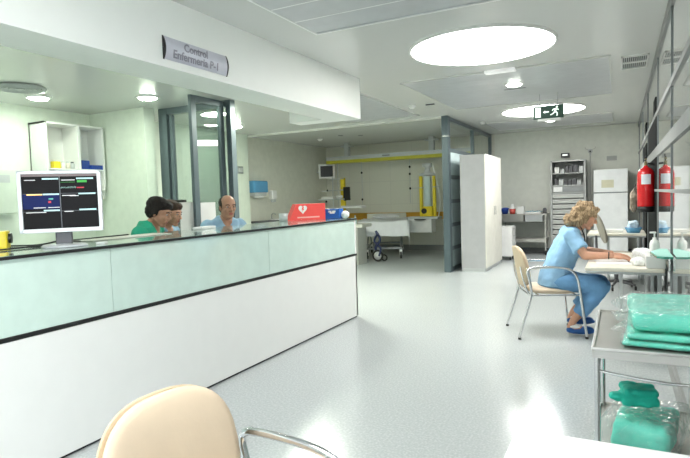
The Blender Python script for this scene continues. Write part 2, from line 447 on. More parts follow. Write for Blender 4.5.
b = B(); b.box(PX-.01, PX+.03, 9.66, 13.2, .08, 2.17); obj('frosted_panel', b, GLASSW, wp)

# ------------------------------------------------------------------ glazed door of the station
fr = B(); y0, y1 = 6.02, 6.12
fr.box(-6.12, -5.96, y0, y1, 0, CZ-.001); fr.box(-5.93, -5.88, y0+.02, y1-.02, 0, CZ-.1)
fr.box(-4.86, -4.78, y0, y1, 0, CZ-.001); fr.box(-5.961, -4.859, y0+.004, y1-.004, CZ-.09, CZ-.001)
wf = struct('door_1', fr, ANTH)
obj('pane', B().box(-5.88, -4.86, 6.06, 6.072, .1, CZ-.09), GLASST, wf)
obj('bottom_rail', B().box(-5.88, -4.86, 6.04, 6.10, 0, .12), ANTH, wf)
b = B(); X = -4.905
b.box(X-.025, X+.025, 5.36, 5.45, .02, 2.78, .004); b.box(X-.025, X+.025, 6.0-.09, 6.0, .02, 2.78, .004)
b.box(X-.025, X+.025, 5.45, 5.91, 2.70, 2.78); b.box(X-.025, X+.025, 5.45, 5.91, .02, .14)
dl = struct('door_2', b, ANTH)
obj('pane', B().box(X-.005, X+.005, 5.45, 5.91, .14, 2.70), GLASST, dl)
b = B(); b.cyl((X+.03, 5.41, 1.0), (X+.07, 5.41, 1.0), .012); b.cyl((X+.07, 5.41, 1.0), (X+.07, 5.53, 1.0), .010)
obj('door_handle', b, CHROME, dl)
single('notice_sheet', B().box(X+.006, X+.009, 5.47, 5.76, 1.10, 1.40), mat('notice_paper', (.50, .50, .50), .6), 'white paper notice taped to the glass of the open station door', 'paper')

# ------------------------------------------------------------------ reception counter
ct = thing('reception_counter', 'long white reception counter with a pale green glass front band and black edges', 'counter', (-2.765, 2.6, 0))
def L(x, y, z=0): return (x+2.765, y-2.6, z)
Y0, Y1 = -.7, 5.69
obj('front_panel', B().box(-.035, 0, Y0-2.6, Y1-2.6, .02, .725, .002), WHITE, ct, 'white lower panel')
obj('plinth', B().box(-.05, -.02, Y0-2.6, Y1-2.6, 0, .022), BLACK, ct)
obj('black_strip', B().box(-.035, .003, Y0-2.6, Y1-2.6+.006, .727, .748), BLACK, ct, 'thin black strip between white and glass')
for a, c in ((-.7, .62), (.62, 2.28), (2.28, 3.94), (3.94, 5.67)):
    obj('glass_panel', B().box(-.02, -.004, a-2.6+.002, c-2.6-.002, .75, 1.142, .001), TEALP, ct, 'pale green glass panel')
obj('inner_frame', B().box(-.30, -.03, Y0-2.6, Y1-2.6-.03, .0, 1.135), WHITE, ct)
obj('end_panel', B().box(-.60, .0, Y1-2.6-.03, Y1-2.6, 0.02, 1.14), WHITE, ct)
obj('countertop', B().box(-.685, .012, Y0-2.6, Y1-2.6+.01, 1.148, 1.163), CTOP, ct, 'reflective green glass top')
obj('top_edge', B().box(-.01, .0135, Y0-2.6, Y1-2.6+.011, 1.143, 1.1605).box(-.69, -.68, Y0-2.6, Y1-2.6, 1.143, 1.1625), BLACK, ct, 'black top edge')
obj('work_surface', B().box(-.66, -.30, Y0-2.6, Y1-2.6-.03, .735, .765), WHITE, ct)
for y in (-.6, 1.5, 3.6, 5.2): obj('support_panel', B().box(-.64, -.31, y-2.6, y-2.6+.03, 0, .735), WHITE, ct)
CTZ = 1.1635

# wall sign
sg = thing('hanging_sign', 'curved silver wall sign with the lettering Control Enfermeria P-1 on the soffit', 'sign', (-2.765, 3.123, 2.46))
b = B(); n = 12; hw, hh = .325, .077; vs = []
for k in range(n+1):
    t = -1+2*k/n; x = .017*(1-t*t)+.004
    vs += [V((x, -hw, t*hh)), V((x, hw, t*hh))]
b.add(vs, [[2*k, 2*k+1, 2*k+3, 2*k+2] for k in range(n)], True)
b.add([V((0, -hw, -hh)), V((0, hw, -hh)), V((0, hw, hh)), V((0, -hw, hh))], [[0, 1, 2, 3]])
obj('face_plate', b, mat('sign_silver', (.60, .60, .67), .4), sg)
for s_ in (-1, 1):
    b = B(); pts = [(.0, -hh-.003)]+[(.022*(1-(-1+2*k/10)**2)+.002, (-1+2*k/10)*(hh+.003)) for k in range(11)]+[(0, hh+.003)]
    M_ = Matrix(((1, 0, 0, 0), (0, 0, 1, s_*(hw+.004)), (0, 1, 0, 0), (0, 0, 0, 1)))
    b.prism(pts, -.006, .006, M_); obj('end_cap', b, BLACK, sg)
TXT = mat('sign_lettering', (.30, .29, .34), .5)
rot = (PI/2, 0, PI/2)
text('lettering', 'Control', .076, TXT, sg, (.0205, -.025, .031), rot, .0022)
text('lettering', 'Enfermeria P-1', .080, TXT, sg, (.0205, -.02, -.034), rot, .0022, .1)

# ------------------------------------------------------------------ lights
def ceil_light(x, y, label, r=.66, m=None):
    t = thing('ceiling_light', label, 'light', (x, y, CZ), group='round luminous ceiling panels')
    obj('diffuser', disc(B(), 0, 0, -.02, -.004, r, 72), m or LUM, t)
    b = B().lathe([(r, -.004), (r, -.022), (r+.012, -.026), (r+.02, -.018), (r+.02, 0)], n=72); obj('rim', b, PLASW, t)
ceil_light(-1.19, 5.30, 'large round glowing ceiling light, the nearer and bigger one in view', .66)
ceil_light(-1.20, 9.93, 'large round glowing ceiling light behind the exit sign', .66, LUMF)
ceil_light(-1.19, .65, 'large round glowing ceiling light above the front table, outside the view', .66, LUMN)
ceil_light(-1.19, -3.9, 'added large round glowing ceiling light far behind the front table, unseen, brightening the room', .66, LUMN)  # extra light behind the camera, added to brighten the near end
ceil_light(-4.15, 6.88, 'added round fill light behind the soffit end, unseen from the front, brightening the alcove', .30, LAMPF)  # added fill for the dim alcove, kept out of sight by the soffit
def downlight(x, y, label, m=LAMP, r=.105, cat='light'):
    t = thing('downlight', label, 'light', (x, y, CZ), group='small ceiling downlights')
    obj('trim_ring', B().lathe([(r*.9, -.002), (r*.93, -.024), (r+.01, -.022), (r+.025, -.010), (r+.03, -.001)], n=32), PLASW, t)
    obj('lens', B().lathe([(r*.9, -.012), (r*.92, -.018), (r*.75, -.036), (.001, -.046)], n=32), m, t)
downlight(-1.225, 7.29, 'small downlight between the two big round ceiling lights')
downlight(-1.234, 11.35, 'small downlight beyond the exit sign, nearest the back wall')
downlight(-6.55, 4.45, 'downlight in the station ceiling beside the round air diffuser', LAMPG, .125)
downlight(-5.50, 5.24, 'downlight in the station ceiling left of the glazed door', LAMPG, .125)
downlight(-6.37, 8.15, 'downlight right of the open glazed door, over the passage', LAMPG, .125)
downlight(-4.60, 2.60, 'added downlight over the station desk, unseen behind the soffit, brightening the station', LAMPG, .125)  # unseen extra lamp, added to lift the station walls
# station air diffuser
b = B()
for k, r in enumerate((.24, .19, .14, .09)): b.lathe([(r, -.002), (r+.03, -.012-.004*k), (r+.012, -.03), (r-.01, -.004)], n=48)
b.cyl((0, 0, -.03), (0, 0, 0), .05)
single('air_diffuser', b, PLASG, 'round grey air diffuser in the station ceiling, upper left', 'vent', (-6.19, 3.99, CZ))
# square/rect grille near right wall
b = B(); b.box(-.125, .125, -.30, .38, -.012, 0); f = B()
t = thing('air_grille', 'white slatted air grille in the ceiling near the glazed wall', 'vent', (.13, 6.85, CZ))
b = B()
for a, c in ((-.30, -.26), (.0, .06), (.34, .38)): b.box(-.13, .13, a, c, -.014, 0)
for a, c in ((-.13, -.115), (.115, .13)): b.box(a, c, -.30, .38, -.014, 0)
obj('frame', b, PLASW, t)
obj('backing', B().box(-.12, .12, -.28, .36, -.004, -.001), BLACK, t)
b = B()
for k in range(11): x = -.10+.02*k; b.box(x-.004, x+.004, -.26, .34, -.012, -.003)
obj('slats', b, PLASG, t)
# emergency strip light
b = B().box(-.17, .17, -.06, .06, -.03, 0, .006)
single('emergency_light', b, mat('strip_glow', (.9, .9, .9), .4, emit=.12), 'short white strip light on the ceiling left of the nearer downlight', 'light', (-1.23, 6.42, CZ))
# linear slot diffusers
for x, y, w, lab in ((-1.27, 7.62, .14, 'thin dark air slot in the ceiling beside the nearer downlight'), (-2.62, 8.15, .07, 'small dark air slot in the ceiling near the alcove post')):
    single('air_slot', B().box(-w, w, -.02, .02, -.016, 0, .003), DGREY, lab, 'vent', (x, y, CZ), 0)
# smoke detector, sensors
def detector(x, y, label): single('smoke_detector', B().lathe([(.001, -.05), (.03, -.048), (.045, -.03), (.06, -.02), (.06, 0)], n=28), PLASW, label, 'detector', (x, y, CZ), group='smoke detectors')
detector(-2.90, 8.10, 'white smoke detector on the ceiling above the alcove post')
detector(-2.42, 10.8, 'white smoke detector on the ceiling near the far partition panes')
detector(-6.3, 11.2, 'white smoke detector on the alcove ceiling left of the rail column')
for x, y in ((-5.6, 10.9), (-5.25, 11.2)):
    single('recessed_spot', B().lathe([(.001, -.006), (.045, -.006), (.055, -.010), (.06, 0)], n=24), DGREY, 'small dark recessed spot, unlit, in the alcove ceiling', 'light', (x, y, CZ), group='unlit alcove spots')

# exit sign
ex = thing('exit_sign', 'green running man exit sign hanging before the far round light', 'sign', (-.92, 8.25, 2.52))
EXG = mat('exit_green', (.01, .06, .035), .4); EXW = mat('exit_white', (.8, .95, .85), .4, emit=.5)
obj('body', B().box(-.20, .20, -.03, .03, -.09, .09, .004), EXG, ex)
obj('housing', B().box(-.14, .16, -.035, .035, -.125, -.09, .004), PLASW, ex)
for hx in (-.12, .12): obj('hanger', B().cyl((hx, 0, .09), (hx, 0, .28), .006), PLASG, ex)
b = B(); e = -.033
b.box(-.175, -.10, e, e+.002, -.07, .07)                                # door
M0 = Matrix.Rotation(PI/2, 4, 'X'); M0.translation = V((0, e+.001, 0))
b.prism([(-.07, 0), (-.04, .02), (-.04, .008), (.01, .008), (.01, -.008), (-.04, -.008), (-.04, -.02)], 0, .002, M0)
obj('pictogram', b, EXW, ex)
b = B()
b.ell((.115, e, .058), (.014, .003, .014))
for p, q, r in (((.105, .04), (.09, .0), .013), ((.105, .035), (.14, .02), .007), ((.10, .035), (.065, .03), .007), ((.065, .03), (.055, .01), .006),
                ((.09, .0), (.12, -.025), .009), ((.12, -.025), (.115, -.065), .007), ((.09, .0), (.065, -.03), .009), ((.065, -.03), (.03, -.045), .007)):
    b.cyl((p[0], e-.001, p[1]), (q[0], e-.001, q[1]), r, r, 8)
obj('running_figure', b, EXW, ex)

# ------------------------------------------------------------------ armchairs
def pad(w, h, t, curve, M, ex=2.8, bulge=.012, nu=14, nv=18, taper=0.0):
    """rounded upholstered pad: local u across, v up, thickness along n"""
    b = B(); layers = []
    N = 40
    rings = [(0.0, t/2+bulge), (.35, t/2+bulge*.9), (.65, t/2+bulge*.6), (.88, t/2), (.97, t*.3), (1.0, 0), (.97, -t*.3), (.88, -t/2), (.65, -t/2), (.3, -t/2), (0.0, -t/2)]
    vs = []
    for s_, z in rings:
        for k in range(N):
            a = 2*PI*k/N; x = math.cos(a); y = math.sin(a)
            x = math.copysign(abs(x)**(2/ex), x)*w/2*s_; y = math.copysign(abs(y)**(2/ex), y)*h/2*s_
            x *= 1-taper*(y/(h/2))
            vs.append(M @ V((x, y, z+curve*(x/(w/2))**2)))
    m = len(rings)
    b.add(vs, [[i*N+k, i*N+(k+1) % N, (i+1)*N+(k+1) % N, (i+1)*N+k] for i in range(m-1) for k in range(N)], True)
    return b
def frameM(o, u, v): 
    u = V(u).normalized(); v = V(v).normalized(); n = u.cross(v)
    M = Matrix((u, v, n)).transposed().to_4x4(); M.translation = V(o); return M
def make_chair(label, loc, rz):
    t = thing('armchair', label, 'chair', loc, rz)       # faces +X
    obj('backrest', pad(.45, .40, .035, .03, frameM((-.285, 0, .675), (0, 1, 0), (-.17, 0, 1)), 2.7, .012, taper=.05), BEIGE, t)
    obj('back_shell', pad(.455, .405, .008, .03, frameM((-.309, 0, .672), (0, 1, 0), (-.17, 0, 1)), 2.7, .0, taper=.05), BEIGE2, t)
    obj('seat', pad(.47, .46, .05, 0, frameM((-.01, 0, .445), (0, 1, 0), (-1, 0, .03)), 3.2, .014), BEIGE, t)
    for s_ in (-1, 1):
        y = s_*.265
        b = B().tube([(-.36, s_*.275, .012), (-.30, y, .22), (-.245, y, .42), (-.255, y, .55), (-.275, y, .64), (-.255, y, .672), (-.20, y, .682),
                      (-.08, y, .686), (.03, y, .680), (.12, y, .652), (.175, y, .59), (.205, y, .45), (.235, y, .22), (.262, s_*.272, .012)], .0130, 12)
        obj('side_frame', b, CHROME, t)
        obj('foot_cap', B().cyl((-.36, s_*.275, 0), (-.357, s_*.275, .02), .015), RUB, t)
        obj('foot_cap', B().cyl((.262, s_*.272, 0), (.261, s_*.272, .02), .015), RUB, t)
    b = B()
    for x, z in ((-.17, .415), (.17, .415)): b.cyl((x, -.262, z), (x, .262, z), .010)
    for s_ in (-1, 1):
        b.cyl((-.24, s_*.262, .415), (.205, s_*.262, .415), .009)
        b.tube([(-.24, s_*.20, .41), (-.27, s_*.19, .47), (-.305, s_*.17, .60), (-.315, s_*.15, .68)], .009)
    b.cyl((-.24, -.262, .41), (-.24, .262, .41), .010)
    obj('seat_support', b, CHROME, t)
    return t
ch = make_chair('beige padded armchair with silver tube frame in which the woman sits', (-.64, 5.68, 0), math.radians(22))
copy_tree(ch, (-.838, 1.050, 0), math.radians(-7), 'empty beige padded armchair in the foreground, its back cut by the picture edge')

# ------------------------------------------------------------------ foreground white table
t = thing('white_table', 'bright white table top in the lower right foreground corner', 'table', (.02, .815, 0))
obj('tabletop', B().box(-.285, .285, -.5, .71, .715, .75, .012), mat('bright_white', (.9, .9, .9), .35), t)
for sx in (-.25, .25):
    for sy in (-.45, .60): obj('leg', B().cyl((sx, sy, 0), (sx, sy, .715), .02), ALU, t)

# ------------------------------------------------------------------ steel trolley with drapes
t = thing('instrument_trolley', 'stainless steel two shelf trolley holding the wrapped green drapes', 'trolley', (.10, 2.59, 0))
def tray(z): 
    b = B(); x, y, r = .20, .36, .018
    b.box(-x, x, -y, y, z-.012, z)
    for a in ((-x, -x+.006, -y, y), (x-.006, x, -y, y), (-x, x, -y, -y+.006), (-x, x, y-.006, y)): b.box(*a, z-.02, z+.012)
    return b
obj('top_shelf', tray(.795), STEEL, t)
RIM = mat('rim_steel', (.80, .80, .79), .3, .3)
obj('apron', B().box(-.2, .2, -.3615, -.360, .765, .797).box(-.2015, -.2, -.36, .36, .765, .797), mat('apron_grey', (.55, .55, .54), .4), t)
obj('top_rim', B().tube([(-.2, -.36, .80), (.2, -.36, .80), (.2, .36, .80), (-.2, .36, .80), (-.2, -.36, .80)], .006, 8, smooth=False), RIM, t); obj('bottom_shelf', tray(.33), STEEL, t)
for sx in (-1, 1):
    for sy in (-1, 1):
        lg = obj('leg', B().cyl((sx*.185, sy*.335, .09), (sx*.185, sy*.335, .785), .011), CHROME, t)
        b = B().cyl((sx*.185-.012, sy*.335, .04), (sx*.185+.012, sy*.335, .04), .04, n=24).box(sx*.185-.018, sx*.185+.018, sy*.335-.015, sy*.335+.015, .06, .10)
        obj('caster', b, RUB, lg)
b = B().tube([(-.185, -.335, .71), (-.1, -.34, .70), (.05, -.345, .69), (.185, -.335, .69)], .006)
b.cyl((-.185, -.335, .70), (-.185, .335, .70), .008).cyl((.185, -.335, .70), (.185, .335, .70), .008)
obj('guard_rail', b, CHROME, t)

def soft_box(sx, sy, sz, name, disp, seed=0, rnd=.35, voxel=.008):
    b = B(); b.box(-sx/2, sx/2, -sy/2, sy/2, 0, sz, min(sz*rnd, .03), seg=4)
    me = remesh(b, name, voxel, 3)
    off = V((seed*3.1, seed*1.7, 0)); disp = disp if sz > .03 else disp*.5
    nn = [v.normal.copy() for v in me.vertices]
    for v, n in zip(me.vertices, nn):
        d = disp*(noise.noise(v.co*9+off)+.6*noise.noise(v.co*24+off))
        k = min(1, max(0, v.co.z/.02)); v.co += n*d*(k if n.z < .3 else 1)
        v.co.z = max(v.co.z, 0)
    return me
def film(sx, sy, sz, name, amp, seed=0, tuft=None):
    """crumpled clear bag around a pack"""
    b = B(); b.box(-sx/2, sx/2, -sy/2, sy/2, 0, sz, min(.03, sz*.4), seg=3)
    me = remesh(b, name, .009, 1)
    off = V((seed*2.3, 5+seed, seed))
    nn = [v.normal.copy() for v in me.vertices]
    for v, n in zip(me.vertices, nn):
        w = abs(noise.noise(v.co*16+off))+.7*abs(noise.noise(v.co*37+off))
        v.co += n*(amp*(w-.35))
        if tuft:
            for (tx, ty, tz, rad, pull) in tuft:
                d = (v.co-V((tx, ty, tz))).length
                if d < rad: v.co += V(pull)*((1-d/rad)**1.5)
        v.co.z = max(v.co.z, 0)
    return me
ztop = .80
dr = [(.165, 2.56, 0, .30, .54, .022, TEAL2, 'lowest'), (.168, 2.565, .026, .295, .52, .026, TEAL2, 'middle'), (.172, 2.57, .056, .29, .50, .072, TEAL2, 'top')]
for i, (x, y, dz, a, c, h, m, w) in enumerate(dr):
    t = thing('drape_pack', 'folded turquoise surgical drape pack on the upper trolley shelf, %s of the stack' % w, 'drape', (x, y, ztop+dz), math.radians(-4+3*i), 'wrapped drape packs on the trolley')
    obj('cloth', soft_box(a, c, h-.004, 'cloth', .004, i), m, t)
    tf = None
    if i > 0: tf = [(-a/2, -.1, h/2, .10, (-.06, -.03, -.01)), (-a/2, .12, h/2, .08, (-.07, .03, .0)), (0, .2, h, .08, (0, 0, .012))]
    obj('clear_wrap', film(a+.012, c+.012, h+.002, 'clear_wrap', .007, i, tf), FILM, t)
t = thing('drape_bag', 'clear plastic bag of turquoise drapes lying on the lower trolley shelf', 'bag', (.085, 2.52, .342), math.radians(-12))
obj('cloth', soft_box(.21, .30, .125, 'cloth', .010, 5), TEAL2, t)
obj('clear_wrap', film(.27, .35, .142, 'clear_wrap', .025, 6, [(-.15, -.12, .05, .14, (-.03, -.03, -.02)), (.12, .12, .14, .1, (.02, 0, .02))]), FILM, t)
b = B()
b.box(-.055, .085, -.06, .06, .0, .035, .016, seg=4); b.box(-.05, .08, -.055, .06, .038, .072, .016, seg=4)
b.ell((.012, 0, .036), (.06, .05, .02)); b.ell((-.07, -.02, .03), (.035, .03, .02))
me = remesh(b, 'bundle', .005, 2, .006, 28)
single('drape_bundle', me, TEAL, 'small folded bundle of green cloth on top of the plastic bag', 'cloth', (.045, 2.50, .515), .2)

# ------------------------------------------------------------------ wall desks
def desk(loc, x0, x1, d, label):
    t = thing('writing_desk', label, 'desk', loc)
    obj('desktop', B().box(x0, x1, -d/2, d/2, .715, .75, .012, seg=3), mat('cream_laminate', (.78, .74, .64), .35), t)
    obj('edge_band', B().box(x0+.01, x1, -d/2+.01, d/2-.01, .695, .716), ALU, t)
    obj('side_panel', B().box(x0+.26, x0+.285, -d/2+.12, d/2-.04, 0, .695), PLASG, t)
    obj('modesty_panel', B().box(x1-.10, x1-.08, -d/2+.06, d/2-.06, .06, .695), ALU, t)
    obj('leg', B().box(x1-.05, x1-.02, -d/2+.08, -d/2+.12, 0, .695), ALU, t)
    obj('leg', B().box(x1-.05, x1-.02, d/2-.12, d/2-.08, 0, .695), ALU, t)
    return t
desk((0, 5.62, 0), -.28, XR-.02, 1.24, 'cream topped desk against the glazed wall where the woman writes')
desk((0, 9.25, 0), -.46, XR-.02, .80, 'empty farther cream desk behind the woman and before the refrigerator')
# papers etc on the desk
single('paper_sheet', B().box(-.20, .12, -.16, .16, 0, .003), PAPER, 'white sheets of paper under the writing woman\'s hands', 'paper', (-.01, 5.38, .7505), .12)
b = B().cyl((0, -.07, .0), (.0, .075, .004), .004, .004, 8)
t = thing('pen', 'black pen lying at the woman\'s fingertips', 'pen', (.085, 5.25, .762), math.radians(25))
obj('barrel', b, BLACK, t); obj('tip', B().cyl((0, -.085, -.002), (0, -.07, 0), .001, .004, 8), CHROME, t)
def blob_pack(name, label, loc, size, seed, m=None, cat='bag'):
    me = film(*size, name, .02, seed); return single(name, me, m or mat('milky_plastic', (.78, .80, .80), .3, alpha=1, var=.12, vscale=30), label, cat, loc, .3*seed)
blob_pack('gauze_bag', 'crumpled white plastic bag of gauze beside the woman\'s hands', (.125, 5.20, .751), (.09, .12, .06), 1)
blob_pack('dressing_bag', 'crumpled white bag on the desk behind the green glass shelf', (.20, 5.58, .751), (.13, .26, .10), 2)
b = B()
for k in range(5): b.cyl((-.03+.014*k, -.02+.01*k, .0), (-.028+.014*k, -.018+.01*k, .075+.01*(k % 2)), .006, .006, 8)
single('vial_set', b, PLASW, 'cluster of little white vials on the desk near the pen', 'vials', (.12, 5.38, .751))
def pump_bottle(loc, label, s=1.0):
    t = thing('pump_bottle', label, 'bottle', loc)
    obj('body', B().lathe([(.001, 0), (.034, 0), (.036, .01), (.036, .10), (.028, .125), (.014, .135), (.014, .15), (.001, .15)], n=24), PLASW, t)
    b = B().cyl((0, 0, .15), (0, 0, .185), .006).box(-.035, .012, -.010, .010, .183, .197, .004)
    obj('pump', b, PLASW, t)
pump_bottle((.235, 5.02, .852), 'white pump bottle standing on the box near the black columns')
# white box with green glass shelf against the wall
single('glove_box', B().box(-.07, .07, -.13, .13, 0, .098, .004), PLASW, 'white cardboard box on the desk edge under the green glass shelf', 'box', (.245, 5.14, .7515))
t = thing('glass_shelf', 'small green glass shelf with turquoise sheet fixed on the glazed wall', 'shelf', (XR-.009, 4.66, .90))
pts = [(0, -.26), (-.06, -.26), (-.10, -.22), (-.13, .10), (-.06, .34), (0, .34)]
obj('glass_plate', B().prism(pts, 0, .012), GLEDGE, t)
obj('green_sheet', B().prism([(x*.93, y*.95) for x, y in pts], .0125, .016), mat('turquoise_sheet', (.48, .88, .78), .4), t)
obj('bracket', B().box(-.06, 0, -.01, .01, -.03, 0).box(-.012, 0, -.015, .015, -.12, 0), CHROME, t)

# far desk items
single('white_tray', B().box(-.15, .15, -.09, .09, 0, .045, .008), PLASW, 'flat white box lying on the farther desk before the refrigerator', 'box', (-.13, 9.2, .7505))
t = thing('blue_basin', 'light blue basin filled with crumpled plastic on the farther desk', 'basin', (.155, 9.1, .7505))
obj('bowl', B().lathe([(.001, 0), (.085, 0), (.115, .07), (.12, .075), (.112, .075), (.08, .008), (.001, .008)], n=32), BLUES, t)
me = film(.14, .13, .12, 'contents', .03, 4); o = obj('contents', me, mat('milky_blue', (.55, .68, .78), .3, var=.15, vscale=25), t); o.location = (0, 0, .05)
# hanging bag
b = B(); b.ell((0, 0, -.17), (.05, .085, .18)); b.ell((.0, .05, -.26), (.05, .07, .09)); me = remesh(b, 'bag', .01, 2, .03, 12)
t = thing('hanging_bag', 'brown and grey bag hanging on the glazed wall left of the extinguisher', 'bag', (.16, 9.15, 1.40))
obj('body', me, mat('brown_cloth', (.30, .24, .19), .8, var=.4, vscale=14), t)
obj('strap', B().tube([(0, -.05, -.03), (.04, -.01, .08), (.165, 0, .14), (.04, .01, .08), (0, .05, -.03)], .006), RUB, t)

# fire extinguisher on the glazed wall
t = thing('fire_extinguisher', 'red fire extinguisher with white label mounted on the glazed wall', 'extinguisher', (.237, 6.85, 1.14))
t.scale = (1, 1, 1.13)
obj('cylinder', B().lathe([(.001, .05), (.082, .05), (.086, .06), (.086, .36), (.078, .395), (.055, .42), (.025, .435), (.02, .45), (.001, .45)], n=36), RED, t)
obj('base_skirt', B().lathe([(.001, 0), (.078, 0), (.084, .012), (.0865, .055), (.001, .056)], n=36), BLACK, t)
b = B(); a0 = math.radians(-122); n = 10; vs = []
for k in range(n+1):
    a = a0+math.radians(64)*k/n; vs += [V((.0872*math.cos(a), .0872*math.sin(a), .27)), V((.0872*math.cos(a), .0872*math.sin(a), .365))]
b.add(vs, [[2*k, 2*k+2, 2*k+3, 2*k+1] for k in range(n)], True); obj('paper_label', b, mat('label_paper', (.72, .76, .82), .5), t)
b = B().cyl((0, 0, .45), (0, 0, .48), .018).box(-.015, .015, -.05, .02, .475, .49, .003).box(-.012, .012, -.06, .015, .505, .517, .003)
b.cyl((0, .01, .48), (0, .01, .51), .006); obj('valve', b, mat('valve_brass', (.25, .22, .12), .35, .8), t)
obj('lever', B().tube([(0, .01, .50), (.0, -.02, .53), (0.01, -.05, .545)], .009), BLACK, t)
obj('hose', B().tube([(.02, 0, .47), (.09, .0, .45), (.098, .01, .36), (.097, .02, .2), (.092, .02, .12)], .010), BLACK, t)
obj('wall_bracket', B().box(.082, .098, -.03, .03, .2, .4), BLACK, t)

# grey office chair by the far desk
t = thing('office_chair', 'high backed grey beige office chair standing behind the woman\'s face', 'chair', (-.07, 8.55, 0), math.radians(188))
obj('backrest', pad(.40, .44, .05, -.02, frameM((.20, 0, .85), (0, 1, 0), (.30, 0, 1)), 2.6, .015), GREYB, t)
obj('seat', pad(.44, .44, .06, 0, frameM((0, 0, .48), (0, 1, 0), (-1, 0, 0)), 3, .015), GREYB, t)
b = B().cyl((0, 0, .09), (0, 0, .45), .028)
b.tube([(0, 0, .43), (.2, 0, .42), (.25, 0, .55), (.26, 0, .75)], .018); obj('column', b, DGREY, t)
for k in range(5):
    a = 2*PI*k/5; o = obj('foot', B().cyl((0, 0, .11), (.27*math.cos(a), .27*math.sin(a), .07), .022, .014), DGREY, t)
    obj('caster', B().cyl((.27*math.cos(a)-.012, .27*math.sin(a), .028), (.27*math.cos(a)+.012, .27*math.sin(a), .028), .028), RUB, o)

# ------------------------------------------------------------------ back wall furniture
t = thing('tall_cupboard', 'tall white cupboard standing against the glazed alcove partition', 'cupboard', (-2.375, 10.42, 0))
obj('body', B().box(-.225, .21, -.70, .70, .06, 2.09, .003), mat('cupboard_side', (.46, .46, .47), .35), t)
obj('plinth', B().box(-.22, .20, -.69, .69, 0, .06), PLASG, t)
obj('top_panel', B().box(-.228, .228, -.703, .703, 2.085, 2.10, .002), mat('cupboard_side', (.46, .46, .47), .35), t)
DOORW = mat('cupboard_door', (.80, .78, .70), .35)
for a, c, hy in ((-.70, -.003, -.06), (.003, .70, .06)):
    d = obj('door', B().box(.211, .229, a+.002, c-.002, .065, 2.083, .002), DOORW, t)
    obj('handle', B().cyl((.25, hy, 1.0), (.25, hy, 1.16), .006).cyl((.228, hy, 1.01), (.25, hy, 1.01), .004).cyl((.228, hy, 1.15), (.25, hy, 1.15), .004), CHROME, d)

t = thing('drawer_trolley', 'small white drawer unit on castors beside the tall cupboard', 'drawers', (-2.17, 11.72, 0))
obj('body', B().box(-.16, .14, -.2, .2, .08, .70, .004), PLASW, t)
for k in range(4):
    d = obj('drawer', B().box(.14, .155, -.19, .19, .10+k*.15, .24+k*.15, .003), PLASW, t)
    obj('handle', B().box(.155, .168, -.05, .05, .19+k*.15, .205+k*.15), PLASG, d)
for sx in (-.12, .1):
    for sy in (-.15, .15): obj('caster', B().cyl((sx-.01, sy, .03), (sx+.01, sy, .03), .03).cyl((sx, sy, .04), (sx, sy, .085), .01), RUB, t)

t = thing('steel_bench', 'stainless steel work table with a lower shelf against the back wall', 'table', (-1.975, 12.90, 0))
obj('tabletop', B().box(-.51, .51, -.30, .30, .89, .915, .004), STEEL, t)
obj('drawer_box', B().box(-.44, .02, -.29, .2, .74, .888, .004), STEEL, t)
obj('drawer_box', B().box(.05, .42, -.29, .2, .74, .888, .004), mat('glassy_grey', (.42, .44, .44), .2), t)
obj('lower_shelf', B().box(-.48, .48, -.27, .27, .28, .36, .004), STEEL, t)
for sx in (-1, 1):
    for sy in (-1, 1):
        l_ = obj('leg', B().box(sx*.48-.015, sx*.48+.015, sy*.27-.015, sy*.27+.015, .1, .89), STEEL, t)
        obj('caster', B().cyl((sx*.48-.012, sy*.27, .05), (sx*.48+.012, sy*.27, .05), .05), RUB, l_)
bz = .9155
t = thing('blue_container', 'deep blue plastic container on the left end of the steel bench', 'container', (-2.38, 12.74, bz))
obj('body', B().lathe([(.001, 0), (.06, 0), (.085, .10), (.09, .13), (.08, .13), (.055, .01)], n=24), BLUED, t); obj('lid', B().ell((.01, 0, .12), (.085, .07, .03)), BLUED, t)
t = thing('sharps_bin', 'small red and white sharps bin on the steel bench', 'bin', (-2.21, 12.72, bz))
obj('body', B().lathe([(.001, 0), (.06, 0), (.07, .12), (.001, .121)], n=24), mat('bin_red', (.62, .10, .08), .35), t)
obj('lid', B().lathe([(.072, .118), (.072, .14), (.04, .15), (.03, .22), (.001, .225)], n=24), PLASW, t)
single('white_carton', B().box(-.075, .075, -.06, .06, 0, .17, .004), PLASW, 'upright white carton in the middle of the steel bench', 'box', (-2.03, 12.72, bz))
t = thing('instrument_tray', 'white tray of instruments on the right end of the steel bench', 'tray', (-1.75, 12.75, bz))
obj('dish', B().box(-.20, .17, -.11, .11, 0, .035, .01), PLASW, t)
b = B()
for k in range(7): b.cyl((-.16+.05*k, -.08, .045), (-.13+.05*k, .06, .05+.01*(k % 3)), .008)
obj('instruments', b, mat('mixed_blue', (.25, .45, .55), .4), t)
single('storage_jar', B().lathe([(.001, 0), (.045, 0), (.045, .09), (.03, .12), (.001, .13)], n=24), DGREY, 'dark lidded jar at the right corner of the steel bench', 'jar', (-1.52, 12.75, bz))

